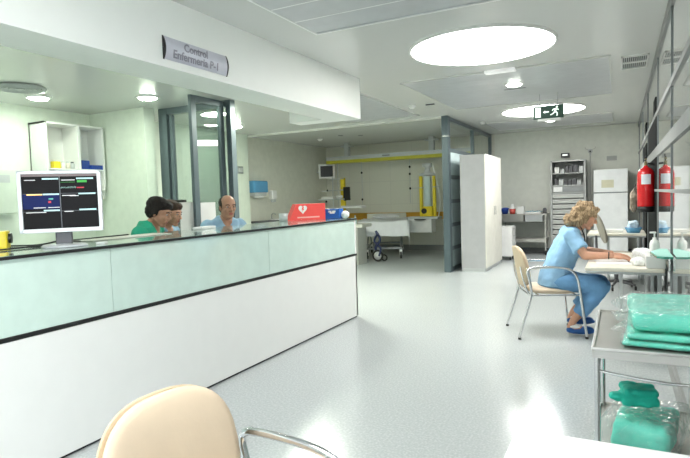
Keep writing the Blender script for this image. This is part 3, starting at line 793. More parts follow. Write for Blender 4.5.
t = thing('supply_rack', 'tall grey drawer rack with glazed top shelves against the back wall', 'rack', (-1.035, 12.95, 0))
RK = mat('rack_grey', (.40, .41, .40), .4, .3)
b = B(); w_ = .335
for sx in (-1, 1): b.box(sx*w_-.02, sx*w_+.02, -.28, .28, .04, 2.06, .003)
b.box(-w_, w_, .26, .28, .04, 2.06); b.box(-w_, w_, -.28, .28, 2.03, 2.06); b.box(-w_, w_, -.28, .28, .04, .10)
b.box(-w_, w_, -.28, .28, 1.50, 1.53); b.box(-w_, w_, -.26, .26, 1.77, 1.79); b.box(-w_, w_, -.28, .28, 1.34, 1.37)
obj('frame', b, RK, t)
obj('label_strip', B().box(-.31, .31, -.284, -.27, 1.38, 1.495), mat('strip_grey', (.28, .29, .29), .4), t)
obj('white_card', B().box(-.29, -.11, -.290, -.284, 1.385, 1.49), PAPER, t)
for k in range(11):
    z = 1.255-.112*k
    d = obj('drawer', B().box(-.31, .31, -.275, .2, z-.01, z+.075, .004), mat('drawer_grey', (.50, .51, .49), .4), t)
    obj('handle', B().box(-.31, .31, -.292, -.275, z+.052, z+.075, .003), mat('drawer_lip', (.66, .67, .65), .35), d)
for sx in (-1, 1):
    for sy in (-.22, .22): obj('foot', B().cyl((sx*.3, sy, 0), (sx*.3, sy, .04), .025), RUB, t)
rnd = random.Random(3); its = []
for zi, zz in enumerate((1.531, 1.791)):
    x = -.27
    k = 0
    while x < .24:
        w = rnd.uniform(.05, .10); h = rnd.uniform(.08, .17)
        m = rnd.choice([PLASW, PLASG, DGREY, DGREY, PLASG])
        its.append((x+w/2, zz, w, h, m)); x += w+.02; k += 1
for i, (x, z, w, h, m) in enumerate(its):
    cn = {'white_plastic': 'white', 'light_grey_plastic': 'light grey', 'dark_grey': 'dark grey', 'translucent_blue': 'blue'}[m.name]
    single('supply_box', B().box(-w/2, w/2, -.08, .08, 0, h, .004), m, '%s supply packet on the %s glazed shelf of the drawer rack' % (cn, 'upper' if z > 1.7 else 'lower'), 'packet', (-1.035+x, 12.80, z), 0, 'packets in the %s rack shelf, %s' % ('upper' if z > 1.7 else 'lower', cn))
# clock display, pole with camera, wall plate
t = thing('wall_display', 'small black digital display on the wall above the drawer rack', 'display', (-1.13, YB, 2.20))
obj('case', B().box(-.09, .09, -.05, 0, -.05, .05, .005), BLACK, t); obj('screen', B().box(-.06, .05, -.053, -.05, -.01, .025), mat('disp', (.7, .75, .7), .4, emit=.5), t)
t = thing('infusion_pole', 'thin steel pole with a small round head right of the drawer rack', 'pole', (-.60, 12.92, 0))
obj('pole', B().cyl((0, 0, .05), (0, 0, 2.16), .012), STEEL, t); obj('head', B().ell((0, -.02, 2.24), (.05, .04, .05)).cyl((0, 0, 2.13), (0, 0, 2.2), .016), PLASG, t)
obj('lens', B().cyl((0, -.07, 2.23), (0, -.05, 2.23), .018), BLACK, t)
obj('hook', B().tube([(-.10, 0, 2.33), (-.09, 0, 2.29), (0, 0, 2.27), (.09, 0, 2.29), (.10, 0, 2.33)], .006), STEEL, t)
for k in range(4):
    a = PI/4+k*PI/2; obj('foot', B().cyl((0, 0, .06), (.07*math.cos(a), .07*math.sin(a), .02), .012).ell((.055*math.cos(a), .055*math.sin(a), .02), (.02, .02, .02)), STEEL, t)
single('wall_plate', B().box(-.10, .10, -.008, 0, -.05, .05, .003), mat('plate_grey', (.45, .46, .44), .4), 'blank grey plate on the back wall above the refrigerator', 'plate', (-.19, YB, 2.08))

t = thing('refrigerator', 'white two door refrigerator with a cream notice by the back wall', 'refrigerator', (-.205, 12.88, 0))
FR = mat('fridge_white', (.80, .82, .82), .3)
obj('body', B().box(-.32, .32, -.26, .33, .03, 1.82, .008), FR, t)
obj('upper_door', B().box(-.32, .32, -.32, -.265, 1.345, 1.82, .012), FR, t); obj('lower_door', B().box(-.32, .32, -.32, -.265, .08, 1.325, .012), FR, t)
obj('gap_strip', B().box(-.315, .315, -.30, -.26, 1.322, 1.348), mat('gap', (.2, .22, .23), .5), t)
obj('notice', B().box(-.17, .06, -.324, -.32, 1.44, 1.60), mat('cream_note', (.62, .60, .44), .6), t)
obj('grille', B().box(-.3, .3, -.29, -.26, .03, .08), DGREY, t)

# ------------------------------------------------------------------ alcove
b = B().box(-2.2, 2.2, -.10, .10, .03, .12, .004)
t = thing('ceiling_beam', 'long ceiling hung medical supply beam with a yellow lower edge', 'medical beam', (-5.05, 12.55, 2.30))
obj('housing', B().box(-1.78, 2.0, -.13, .13, .07, .16, .004), mat('beam_grey', (.52, .54, .57), .35, .3), t)
obj('yellow_rail', B().box(-1.78, 2.0, -.135, .12, -.01, .07, .006), YELR, t)
for x in (-1.22, 1.03):
    c_ = obj('drop_column', B().box(x-.06, x+.06, -.06, .06, .16, .50), PLASG, t); obj('collar', B().box(x-.15, x+.15, -.10, .10, .40, .43), PLASG, c_)
obj('lamp_window', B().box(-.2, .0, -.138, -.13, .10, .13), DGREY, t)
# rods
for x, lab, zs in ((-5.83, 'thin dark rod hanging from the beam, left of the bed', (2.02, 1.35)), (-4.55, 'thin dark rod hanging from the beam near the twin yellow posts', (2.1, 1.93, 1.58))):
    t = thing('hanging_rod', lab, 'rod', (x, 12.45, 1.22))
    obj('shaft', B().cyl((0, 0, 0), (0, 0, 1.07), .008), PLASG, t)
    for z in zs: obj('knob', B().ell((0, -.01, z-1.22), (.025, .025, .03)), BLACK, t)
    if x > -5: obj('cross_arm', B().cyl((0, 0, .36), (.75, 0, .38), .007), PLASG, t)
# left service column
t = thing('equipment_column', 'yellow equipment column with shelves and a black display in the alcove', 'column', (-6.40, 12.5, .92))
obj('post', B().box(-.06, .06, -.04, .04, 0, 1.0, .01), YEL, t)
obj('mast', B().cyl((-.30, 0, 0), (-.30, 0, 1.05), .015), PLASG, t)
obj('mast', B().cyl((-.14, 0, .2), (-.14, 0, 1.38), .012), PLASG, t)
obj('shelf', B().box(-.62, .10, -.20, .12, .44, .47, .006), PLASG, t)
obj('cross_arm', B().cyl((-.6, -.05, .67), (.05, -.05, .69), .014).cyl((-.35, -.05, .96), (.05, -.05, .98), .012), PLASG, t)
obj('display', B().box(.06, .24, -.12, -.06, .42, .76, .01), BLACK, t)
b = B().box(-.55, -.2, -.18, .05, .47, .53, .01).ell((-.05, -.12, .52), (.09, .06, .05)); obj('device', b, PLASW, t)
obj('ball_joint', B().ell((.10, -.09, .45), (.05, .04, .05)).ell((-.42, -.08, .69), (.02, .02, .025)).ell((-.45, -.1, .40), (.03, .03, .03)), BLACK, t)
single('equipment_shelf', B().box(-.28, .30, -.15, .12, 0, .06, .008), PLASW, 'white shelf at the foot of the left yellow column, above the ochre band', 'shelf', (-6.10, 12.45, 1.14))
# right service column
t = thing('gas_column', 'twin yellow posts with a clear cylinder above a white drawer box', 'column', (-4.13, 12.5, .86))
for sx in (-.165, .165): obj('post', B().box(sx-.035, sx+.035, -.04, .04, 0, 1.0, .01), YEL, t)
obj('glass_cylinder', B().cyl((0, 0, .28), (0, 0, 1.02), .09, n=28), GLASSW, t)
obj('top_cap', B().lathe([(.09, 1.0), (.20, 1.02), (.2, 1.05), (.08, 1.08), (.05, 1.2), (.12, 1.22), (.12, 1.30), (.001, 1.32)], n=24), PLASG, t)
obj('drive_unit', B().box(-.10, .14, -.12, .06, .04, .28, .02), YEL, t)
obj('dial', B().cyl((-.06, -.14, .17), (-.06, -.118, .17), .065, n=28), BLACK, t)
obj('drawer_box', B().box(-.44, .14, -.20, .14, -.34, .03, .01), PLASW, t)
obj('tray_lip', B().box(-.48, .30, -.22, .15, -.02, .035, .006), PLASG, t)
obj('drawer_pull', B().lathe([(.001, 0), (.14, 0), (.14, .012), (.001, .012)], (-.14, -.2, -.03), n=24), BLACK, t)
b = B().tube([(.25, 0, .0), (.30, 0, .4), (.24, .0, .8), (.14, 0, 1.25)], .012); obj('hose', b, PLASW, t)
# ochre wall band
struct('trim_7', B().box(-7.27, -2.87, YB-.03, YB, .80, .98, .004), ORG)
# wall monitor + dispensers + switch + sink shelf on left wall
t = thing('wall_monitor', 'small white framed monitor mounted on the alcove left wall', 'monitor', (-7.0, 12.75, 2.12), math.radians(27))
obj('frame', B().box(-.215, .215, -.03, .03, -.19, .19, .008), PLASW, t); obj('screen', B().box(-.165, .165, -.033, -.028, -.145, .145), BLACK, t)
obj('wall_arm', B().tube([(0, .02, 0), (-.06, .08, .0), (-.27, .13, -.02)], .02), PLASG, t)
t = thing('towel_dispenser', 'translucent blue paper towel dispenser on the left wall', 'dispenser', (XL-.002, 9.92, 1.48))
obj('cover', B().box(0, .20, -.26, .26, .10, .36, .03, seg=4), BLUES, t); obj('base', B().box(0, .18, -.22, .22, .02, .14, .02, seg=3), PLASG, t)
obj('paper_towel', B().box(.05, .17, -.14, .12, -.02, .09, .02), PAPER, t)
t = thing('soap_dispenser', 'white soap dispenser on the wall right of the blue towel dispenser', 'dispenser', (XL-.002, 10.56, 1.36))
obj('cover', B().box(0, .11, -.10, .10, .06, .27, .03, seg=4), PLASW, t); obj('spout', B().box(.02, .10, -.05, .05, 0, .07, .01), PLASG, t)
t = thing('wall_switch', 'grey double light switch on the pale wall right of the glazed door', 'switch', (-7.06, 9.12, 2.05))
obj('plate', B().box(0, .012, -.10, .10, -.075, .075, .004), ALU, t); obj('rocker', B().box(.012, .018, -.07, -.005, -.04, .04).box(.012, .018, .005, .07, -.04, .04), PLASG, t)
t = thing('wash_basin', 'wash basin with small tap set in a dark shelf on the left wall', 'sink', (XL+.005, 10.36, .90))
obj('counter', B().box(0, .50, -.62, .62, 0, .05, .005), DGREY, t); obj('bowl', B().lathe([(.14, .01), (.21, .05), (.22, .07), (.2, .07), (.13, .02), (.001, .015)], (.27, .1, 0), n=32), PLASW, t)
obj('tap', B().tube([(.06, .1, .05), (.06, .1, .17), (.12, .1, .20), (.17, .1, .17)], .012), CHROME, t)
obj('cabinet', B().box(0, .45, -.58, .58, -.90, 0), PLASW, t)

# bed
t = thing('hospital_bed', 'hospital bed under a rumpled pale sheet in the alcove', 'bed', (-5.03, 11.95, 0), math.radians(20))
b = B(); b.box(-.55, .55, -.92, .92, .60, .78, .05, seg=4)
me = remesh(b, 'mattress', .02, 2, .02, 5); obj('mattress', me, LINEN, t)
b = B(); nx, ny = 26, 30; vs = []
for i in range(nx+1):
    for j in range(ny+1):
        u = -1+2*i/nx; w = -1+2*j/ny
        x = u*.66; y = w*1.02; ed = max(abs(u)-.84, 0)/.16; ed2 = max(abs(w)-.90, 0)/.10
        z = .865-.36*min(1, ed*ed*1.2)-.34*min(1, ed2*ed2)+.022*noise.noise(V((x*5, y*4, 1)))+.03*noise.noise(V((x*2, y*2, 4)))
        x = math.copysign(min(abs(x), .575+.02*noise.noise(V((y*9, 0, 2)))), x); y = math.copysign(min(abs(y), .95), y)
        vs.append(V((x, y, z)))
b.add(vs, [[i*(ny+1)+j, (i+1)*(ny+1)+j, (i+1)*(ny+1)+j+1, i*(ny+1)+j+1] for i in range(nx) for j in range(ny)], True)
obj('sheet', b, LINEN, t)
b = B(); b.ell((0, .68, .90), (.34, .2, .07)); obj('pillow', b, LINEN, t)
obj('headboard', B().box(-.50, .50, .96, 1.0, .62, .98, .03, seg=3), mat('board_cream', (.62, .62, .54), .4), t)
b = B()
for sx in (-.48, .48):
    b.cyl((sx, -.9, .56), (sx, .9, .56), .025); b.cyl((sx*.8, -.75, .24), (sx*.8, .75, .24), .022)
for sy in (-.85, 0, .85): b.cyl((-.48, sy, .56), (.48, sy, .56), .02)
for sx in (-.38, .38): b.cyl((sx, -.7, .24), (sx, -.2, .55), .018); b.cyl((sx, .7, .24), (sx, .2, .55), .018)
for sy in (-.75, .75): b.cyl((-.40, sy, .24), (.40, sy, .24), .022)
obj('bed_frame', b, mat('bed_metal', (.36, .37, .38), .4, .5), t)
for sy in (-.7, .7):
    for sx in (-.38, .38):
        c_ = obj('caster', B().cyl((sx-.02, sy, .08), (sx+.02, sy, .08), .08, n=24), RUB, t)
        obj('fork', B().box(sx-.03, sx+.03, sy-.02, sy+.02, .08, .24), PLASW, c_)
b = B().tube([(.5, -.6, .62), (.53, -.6, .86), (.53, -.1, .88), (.5, -.05, .62)], .014).cyl((.53, -.4, .62), (.53, -.4, .86), .01); obj('side_rail', b, mat('bed_metal', (.36, .37, .38), .4, .5), t)

# trolley next to the counter end with blue tubing
t = thing('side_cabinet', 'pale bedside cabinet seen just beyond the counter end', 'cabinet', (-5.05, 10.32, 0), .0)
obj('body', B().box(-.24, .18, -.22, .22, .0, .78, .008), mat('putty', (.50, .50, .46), .4), t)
obj('top_tray', B().box(-.28, .30, -.25, .25, .78, .85, .012), mat('cream_top', (.62, .62, .55), .4), t)
obj('door', B().box(-.22, .16, -.238, -.22, .05, .75, .004), mat('putty', (.50, .50, .46), .4), t)
single('clear_bottle', B().lathe([(.001, 0), (.035, 0), (.035, .10), (.012, .14), (.012, .18), (.001, .18)], n=20), GLASSW, 'small clear bottle on the bedside cabinet beyond the counter', 'bottle', (-5.0, 10.28, .8505))
t = thing('walker_frame', 'folded dark blue wheeled frame leaning beside the bedside cabinet', 'walker', (-4.71, 10.75, 0))
obj('wheel', B().lathe([(.09, -.02), (.12, -.02), (.13, 0), (.12, .02), (.09, .02), (.09, -.02)], (0, 0, .13), axis='Y', n=28), RUB, t)
obj('hub', B().lathe([(.001, -.022), (.085, -.02), (.085, .02), (.001, .022)], (0, 0, .13), axis='Y', n=28), PLASG, t)
NAVY = mat('navy_tube', (.02, .03, .10), .4)
obj('frame', B().tube([(0, .03, .13), (-.06, .03, .3), (.05, .03, .48), (-.05, .03, .66)], .028), NAVY, t)
obj('frame', B().tube([(.04, -.03, .13), (.08, -.03, .3), (-.06, -.03, .45), (.04, -.03, .62)], .022), NAVY, t)
obj('wheel', B().lathe([(.05, -.02), (.07, -.02), (.075, 0), (.07, .02), (.05, .02), (.05, -.02)], (.1, .12, .075), axis='Y', n=24), RUB, t)

# ------------------------------------------------------------------ station contents
t = thing('wall_cabinet', 'white open wall cabinet with two bays in the station corner', 'cabinet', (XL+.022, 5.235, 1.62))
b = B(); d_ = .35; hy = .465
b.box(0, d_, -hy, -hy+.025, 0, .95); b.box(0, d_, hy-.025, hy, 0, .95); b.box(0, d_, -hy, hy, .925, .95); b.box(0, d_, -hy, hy, 0, .025); b.box(0, .02, -hy, hy, 0, .95)
obj('carcass', b, WHITE, t); obj('divider', B().box(.02, d_, .02, .06, .025, .925), WHITE, t)
obj('shelf', B().box(.02, d_-.01, -hy+.025, .02, .30, .318), WHITE, t); obj('shelf', B().box(.02, d_-.01, .06, hy-.025, .30, .318), WHITE, t)
sz = 1.9385
single('yellow_carton', B().box(-.04, .04, -.05, .05, 0, .10, .003), YEL, 'small yellow carton on the wall cabinet shelf', 'box', (-7.05, 4.98, sz))
def bottle(y, label, m=PLASW, capm=PLASG):
    t = thing('medicine_bottle', label, 'bottle', (-7.03, y, sz), group='medicine bottles in the wall cabinet')
    obj('body', B().lathe([(.001, 0), (.032, 0), (.032, .07), (.018, .085), (.001, .085)], n=20), m, t); obj('cap', B().cyl((0, 0, .085), (0, 0, .105), .02), capm, t)
bottle(5.08, 'white medicine bottle nearest the yellow carton'); bottle(5.155, 'white medicine bottle, second from the yellow carton', mat('ivory', (.75, .70, .58), .4))
bottle(5.225, 'grey topped medicine bottle next to the cabinet divider', PLASG, DGREY)
single('blue_file_box', B().box(-.08, .08, -.08, .08, 0, .13, .006), BLUED, 'taller dark blue box in the right bay of the wall cabinet', 'box', (-7.05, 5.39, sz), .15)
single('blue_tray', B().box(-.08, .08, -.12, .12, 0, .065, .006), BLUED, 'lower dark blue tray in the right bay of the wall cabinet', 'tray', (-7.03, 5.60, sz))
t = thing('wall_unit', 'pale wall mounted control box at the left picture edge', 'control box', (XL+.02, 4.10, 1.34))
obj('case', B().box(0, .16, -.42, .39, 0, .57, .008), mat('box_pale', (.66, .72, .63), .4), t); obj('vent', B().box(.16, .164, .10, .27, .40, .50), PLASG, t)
t = thing('outlet_box', 'small white socket box on the wall below the cabinet\'s right side', 'socket', (-7.10, 5.70, 1.56))
obj('plate', B().box(-.05, .09, 0, .045, -.06, .12, .006), PLASW, t); obj('socket', B().box(.01, .05, -.004, 0, .02, .06), DGREY, t)

# monitor on the counter
P0 = V((-3.084, 1.925, 1.252)); P1 = V((-2.783, 2.248, 1.252)); c0 = (P0+P1)/2; ang = math.atan2(P1.y-P0.y, P1.x-P0.x)
t = thing('computer_monitor', 'silver flat monitor showing patient traces on the counter', 'monitor', (c0.x-.02, c0.y+.02, CTZ), ang)
SIL = mat('silver_plastic', (.62, .64, .66), .3, .2); W = .222; zb, zt = .088, .452
Mt = Matrix.Rotation(math.radians(-3), 4, 'X') 
obj('case', B().box(-W, W, .012, .05, zb, zt, .01).box(-.12, .12, .04, .09, zb+.08, zt-.06, .02), SIL, t)
b = B(); bw = .022
b.box(-W, W, -.012, .014, zt-bw*.9, zt, .004); b.box(-W, W, -.012, .014, zb, zb+bw*1.1, .004); b.box(-W, -W+bw, -.012, .014, zb, zt, .004); b.box(W-bw, W, -.012, .014, zb, zt, .004)
obj('bezel', b, mat('silver_bezel', (.72, .74, .77), .3, .1), t)
scr = obj('screen', B().box(-W+bw, W-bw, -.004, .013, zb+bw, zt-bw*.9), mat('screen_black', (.006, .006, .007), .4, spec=.06, emit=.005, ecol=(1, 1, 1)), t)
sx0, sx1 = -W+bw, W-bw; sz0, sz1 = zb+bw, zt-bw*.9
def SX(u): return sx0+u*(sx1-sx0)
def SZ(v): return sz0+v*(sz1-sz0)
def patch(b, u0, u1, v0, v1, lift=.0): b.box(SX(u0), SX(u1), -.0052-lift, -.0038, SZ(v0), SZ(v1)); return b
def em(name, c, e=.8): return mat(name, c, .4, emit=e, ecol=c, spec=.1)
g = B(); patch(g, 0, 1, .955, 1.0); obj('title_bar', g, em('bar_taupe', (.13, .11, .11), .5), scr)
g = B(); patch(g, .005, .485, .37, .635); obj('blue_pane', g, em('pane_blue', (.006, .012, .075), .2), scr)
g = B(); patch(g, .49, .50, 0, .955); patch(g, .0, 1, .318, .324); patch(g, 0, 1, .64, .646); obj('pane_divider', g, em('divider_grey', (.10, .11, .12), .5), scr)
for u0, u1, v in ((.27, .48, .90), (.27, .48, .618), (.27, .48, .325), (.72, .95, .90), (.74, .97, .62), (.74, .97, .325)):
    obj('status_bar', patch(B(), u0, u1, v, v+.026, .001), em('bar_pale', (.33, .50, .52), .5), scr)
for u0, u1, v in ((.04, .18, .885), (.52, .70, .88), (.52, .70, .598), (.04, .30, .30), (.54, .66, .305), (.62, .74, .59), (.14, .30, .385), (.33, .48, .385)):
    obj('caption_line', patch(B(), u0, u1, v, v+.012, .001), em('text_white', (.6, .6, .6), .35), scr)
g = B(); patch(g, .06, .26, .618, .64, .001); obj('orange_bar', g, em('bar_orange', (.7, .42, .15), .8), scr)
g = B(); pts = []
for k in range(22): pts.append(V((SX(.51+.2*k/21), -.006, SZ(.735+(.03 if k % 2 else 0)))))
g.tube(pts, .0009, 5, smooth=False); obj('wave_trace', g, em('trace_pale', (.3, .5, .45), .8), scr)
g = B(); g.box(SX(.51), SX(.70), -.0056, -.0045, SZ(.845), SZ(.85)); patch(g, .73, .86, .84, .88, .001); obj('green_trace', g, em('trace_green', (.05, .30, .06), .4), scr)
g = B(); patch(g, .72, .82, .735, .755, .001); patch(g, .335, .37, .475, .51, .001); obj('red_value', g, em('value_red', (.4, .04, .06), .4), scr)
g = B(); patch(g, .34, .40, .535, .56, .001); obj('cyan_value', g, em('value_cyan', (.08, .30, .25), .4), scr)
obj('stand_neck', B().box(-.045, .045, .03, .07, .012, zb+.09, .006), DGREY, t)
obj('stand_foot', B().lathe([(.001, 0), (.125, 0), (.128, .006), (.115, .014), (.001, .018)], (0, .05, 0), n=40), SIL, t)
# cables
t = single('power_cable', B().tube([(-3.43, 2.02, CTZ+.006), (-3.36, 2.06, CTZ+.006), (-3.22, 2.12, CTZ+.007), (-3.05, 2.12, CTZ+.03), (-3.0, 2.11, 1.21)], .005, 8), RUB, 'black monitor cable lying on the counter left of the stand', 'cable')
single('looped_cable', B().tube([(-3.12, 1.55, CTZ+.006), (-3.13, 1.85, CTZ+.006), (-3.14, 2.20, CTZ+.006), (-3.22, 2.42, CTZ+.006), (-3.34, 2.36, CTZ+.006), (-3.40, 2.60, CTZ+.006), (-3.43, 3.0, CTZ+.006)], .005, 8), RUB, 'thin black cable looping behind the monitor along the counter', 'cable')
single('document_folder', B().box(-.10, .10, -.36, .36, 0, .006, .002), mat('folder', (.60, .60, .53), .5), 'flat beige document folder lying on the counter near the green clad man', 'folder', (-3.25, 2.82, CTZ), .0)
single('small_label', B().box(-.03, .03, -.02, .02, 0, .012, .003), PAPER, 'tiny white block on the counter edge right of the monitor stand', 'block', (-2.90, 2.33, CTZ), .5)
t = thing('sharps_container', 'bright yellow container with black round cap at the left edge', 'container', (-3.315, 1.945, CTZ), .85)
obj('body', B().box(-.09, .05, -.05, .06, 0, .105, .008), YEL, t); obj('cap', B().cyl((.05, .01, .06), (.066, .01, .06), .03, n=24), BLACK, t)
# red AED box, blue box
t = thing('red_case', 'red wedge shaped case with a white heart emblem on the far counter end', 'case', (-3.23, 5.33, CTZ), math.radians(58))
obj('body', B().prism([(-.22, 0), (.24, 0), (.24, .185), (-.13, .185)], -.05, .05, Matrix.Rotation(PI/2, 4, 'X')), REDB, t)
b = B(); pts = []
for k in range(24):
    a = 2*PI*k/24; pts.append((.0034*16*math.sin(a)**3-.05, .0034*(13*math.cos(a)-5*math.cos(2*a)-2*math.cos(3*a)-math.cos(4*a))+.125))
Mh = Matrix.Rotation(PI/2, 4, 'X'); Mh.translation = V((0, -.05, 0)); b.prism(pts, 0, .003, Mh)
obj('heart_emblem', b, PLASW, t)
b = B().box(-.12, .16, -.053, -.050, .025, .04); obj('caption_line', b, mat('pale_red', (.9, .45, .42), .5), t)
obj('bolt', B().prism([(-.055, .15), (-.035, .15), (-.045, .13), (-.030, .13), (-.062, .095), (-.052, .12), (-.066, .12)], .003, .005, Mh), REDB, t)
single('clear_pot', B().lathe([(.001, 0), (.045, 0), (.05, .09), (.045, .09), (.04, .006)], n=24), PLASG, 'small pale pot left of the red case on the counter', 'pot', (-3.32, 5.02, CTZ))
t = thing('blue_box', 'flat blue box with white markings on the far end of the counter', 'box', (-3.04, 5.60, CTZ), math.radians(2))
obj('body', B().box(-.20, .14, -.06, .05, 0, .115, .004), BLUE, t)
b = B()
for x in (.0, .05): b.box(x, x+.04, -.0625, -.06, .075, .095)
b.box(.02, .08, -.0625, -.06, .06, .075); obj('marking', b, PLASW, t)
single('tissue_pack', B().ell((0, 0, .045), (.05, .04, .045)), PAPER, 'white tissue wad at the right end of the blue box', 'tissue', (-2.85, 5.60, CTZ))
# paper organiser and papers
t = thing('desk_organizer', 'tall white letter tray tower standing before the glazed door', 'organizer', (-5.02, 5.28, 0))
b = B(); b.box(-.10, .10, .14, .16, .76, 1.41); b.box(-.10, -.07, -.16, .16, .76, 1.41); b.box(.09, .10, -.16, .16, .76, 1.41)
obj('case', b, mat('organizer_case', (.45, .46, .44), .4), t)
for k in range(13): obj('tray', B().box(-.07, .09, -.17, .15, .765+.049*k, .787+.049*k), mat('tray_grey', (.50, .51, .49), .4), t)
obj('stand', B().box(-.13, .13, -.15, .16, 0, .755), PLASG, t)
single('black_stapler', B().box(-.09, .08, -.03, .03, 0, .035, .01), BLACK, 'small black object lying on top of the letter tray tower', 'stapler', (-5.02, 5.24, 1.411))
single('paper_stack', B().box(-.05, .05, -.12, .12, 0, .02, .003), PAPER, 'white papers on the counter just before the balding man', 'papers', (-3.37, 3.80, CTZ), .2)

# ------------------------------------------------------------------ people
def finger_set(b, palm, d, up, side, curl, s=1.0):
    """palm: palm centre; d finger direction; up: back of hand; side: towards thumb"""
    d = V(d).normalized(); up = V(up).normalized(); side = V(side).normalized()
    Mx = Matrix((d, side, up)).transposed()
    b.ell(palm, (.052*s, .042*s, .017*s), Mx)
    lens = (.072, .080, .074, .058)
    for i in range(4):
        o = palm+d*.038*s+side*((1.5-i)*.0205*s)
        seg = lens[i]*s; dd = d
        p = o
        for k, fr_ in enumerate((.45, .32, .23)):
            a = curl*(k+.6)*(.9+.1*i); dd = (d*math.cos(a)-up*math.sin(a)).normalized()
            q = p+dd*seg*fr_; b.cap(p, q, (.0092-.0008*k)*s, (.0086-.0009*k)*s, 10); p = q
    p = palm-d*.025*s+side*.036*s; q = p+(d*.6+side*.65-up*.25).normalized()*.038*s; b.cap(p, q, .0125*s, .0105*s, 10)
    r = q+(d*.9+side*.15-up*.45).normalized()*.032*s; b.cap(q, r, .010*s, .0085*s, 10)

def head(b, c, f, u, s=1.0, female=False):
    f = V(f).normalized(); u = (V(u)-f*V(u).dot(f)).normalized(); l = u.cross(f)
    Mx = Matrix((f, l, u)).transposed()
    def P(x, y, z): return c+(f*x+l*y+u*z)*s
    def E(x, y, z, a, bb, cc): b.ell(P(x, y, z), (a*s, bb*s, cc*s), Mx)
    E(-.012, 0, .03, .097, .076, .088); E(.018, 0, -.03, .068, .060, .082); E(.045, 0, .02, .047, .058, .055)
    E(.060, 0, -.095, .024, .026, .020); b.cap(P(-.005, .052, -.055), P(.05, .025, -.093), .018*s, .014*s); b.cap(P(-.005, -.052, -.055), P(.05, -.025, -.093), .018*s, .014*s)
    b.cap(P(.088, 0, .010), P(.108, 0, -.026), .0075*s, .0115*s); b.cap(P(.096, .011, -.030), P(.096, -.011, -.030), .008*s)
    b.cap(P(.078, .033, .027), P(.078, -.033, .027), .011*s)
    b.cap(P(.084, .015, -.055), P(.084, -.015, -.055), .0085*s); b.cap(P(.080, .014, -.066), P(.080, -.014, -.066), .0085*s)
    E(.062, .036, -.02, .02, .02, .02); E(.062, -.036, -.02, .02, .02, .02)
    for sg in (-1, 1): E(-.008, sg*.077, -.008, .017, .008, .031)
    return P, Mx, l

def face_parts(parent, P, Mx, s, hairm):
    for sg in (-1, 1):
        b = B(); b.ell(P(.0795, sg*.031, .008), (.008*s, .0135*s, .0075*s), Mx)
        e = obj('eye', b, mat('eye_white', (.42, .38, .35), .3), parent)
        b = B(); b.ell(P(.0865, sg*.031, .008), (.0028*s, .006*s, .006*s), Mx); obj('iris', b, mat('iris_dark', (.03, .02, .015), .2), e)
        b = B(); b.tube([P(.088, sg*.014, .025), P(.088, sg*.032, .031), P(.076, sg*.050, .025)], .0042*s, 6); obj('eyebrow', b, hairm, parent)

def paint(me, fn, mats):
    for m in mats: me.materials.append(m)
    for p in me.polygons: p.material_index = fn(p.center)

def at(v, root): return V(v)-V(root)

# ---- seated woman at the desk (near side = her right, toward the camera)
root = V((-.60, 5.68, 0))
wm = thing('person', 'woman with blonde hair in light blue scrubs seated writing at the desk', 'person', root)
def w(x, y, z): return V((x, y, z))-root
f = V((.97, .24, 0)).normalized(); lf = V((-f.y, f.x, 0))       # facing, her left
hipc = w(-.60, 5.66, .53); shc = w(-.44, 5.70, 1.00)
R_sh = w(-.435, 5.51, .985); L_sh = w(-.50, 5.89, .985)
R_el = w(-.30, 5.43, .80); R_wr = w(-.085, 5.42, .805); L_el = w(-.33, 5.93, .80); L_wr = w(-.09, 5.68, .80)
R_hp = hipc+lf*-.10; L_hp = hipc+lf*.10
R_kn = w(-.165, 5.60, .50); L_kn = w(-.19, 5.80, .50)
R_an = w(-.42, 5.62, .145); L_an = w(-.43, 5.80, .20)
hc = w(-.305, 5.68, 1.150)
hf = V((.90, .12, -.38)); hu = V((.38, .05, .92))
b = B()
b.loft([(hipc+V((-.02, 0, -.06)), lf*.12, f*.08), (hipc+V((0, 0, .0)), lf*.165, f*.115), (hipc+(shc-hipc)*.30, lf*.14, f*.105), (hipc+(shc-hipc)*.6, lf*.15, f*.11),
        (hipc+(shc-hipc)*.85, lf*.165, f*.10), (shc+V((.0, 0, .02)), lf*.13, f*.07), (shc+V((.02, 0, .06)), lf*.06, f*.055)])
b.cap(shc+V((.02, 0, .03)), hc+V((-.025, 0, -.06)), .055, .050)
P, Mx, hl = head(b, hc, hf, hu, 1.0)
for sh, el, wr in ((R_sh, R_el, R_wr), (L_sh, L_el, L_wr)):
    b.cap(sh, el, .050, .040); b.cap(el, wr, .041, .026)
hd = V((.95, .15, -.08))
finger_set(b, R_wr+V((.055, .012, -.012)), V((.96, .2, -.06)), V((.05, -.25, .95)), V((-.2, .95, .2)), .35)
finger_set(b, L_wr+V((.055, -.01, -.01)), V((.97, -.15, -.08)), V((.05, .25, .95)), V((.15, -.95, .2)), .30)
for hp, kn, an in ((R_hp, R_kn, R_an), (L_hp, L_kn, L_an)):
    b.cap(hp, kn, .08, .058); b.cap(kn, kn+(an-kn)*.35, .056, .056); b.cap(kn+(an-kn)*.3, an, .056, .034)
for an, dz in ((R_an, 0), (L_an, .0)):
    b.cap(an, an+V((-.03, 0, -.065)), .034, .030); b.cap(an+V((-.02, 0, -.07)), an+V((.13, .03, -.085)), .032, .026)
me = remesh(b, 'body', .0055, 3)
lipc = P(.09, 0, -.061)
paint(me, lambda c: 1 if (c-lipc).length < .019 and abs((c-lipc).dot(Mx.col[2])) < .010 else 0, [SKIN, LIP])
obj('body', me, None, wm)
face_parts(wm, P, Mx, 1.0, HAIRY)
b = B()
def HE(x, y, z, a, c_, d_): b.ell(P(x, y, z), (a, c_, d_), Mx)
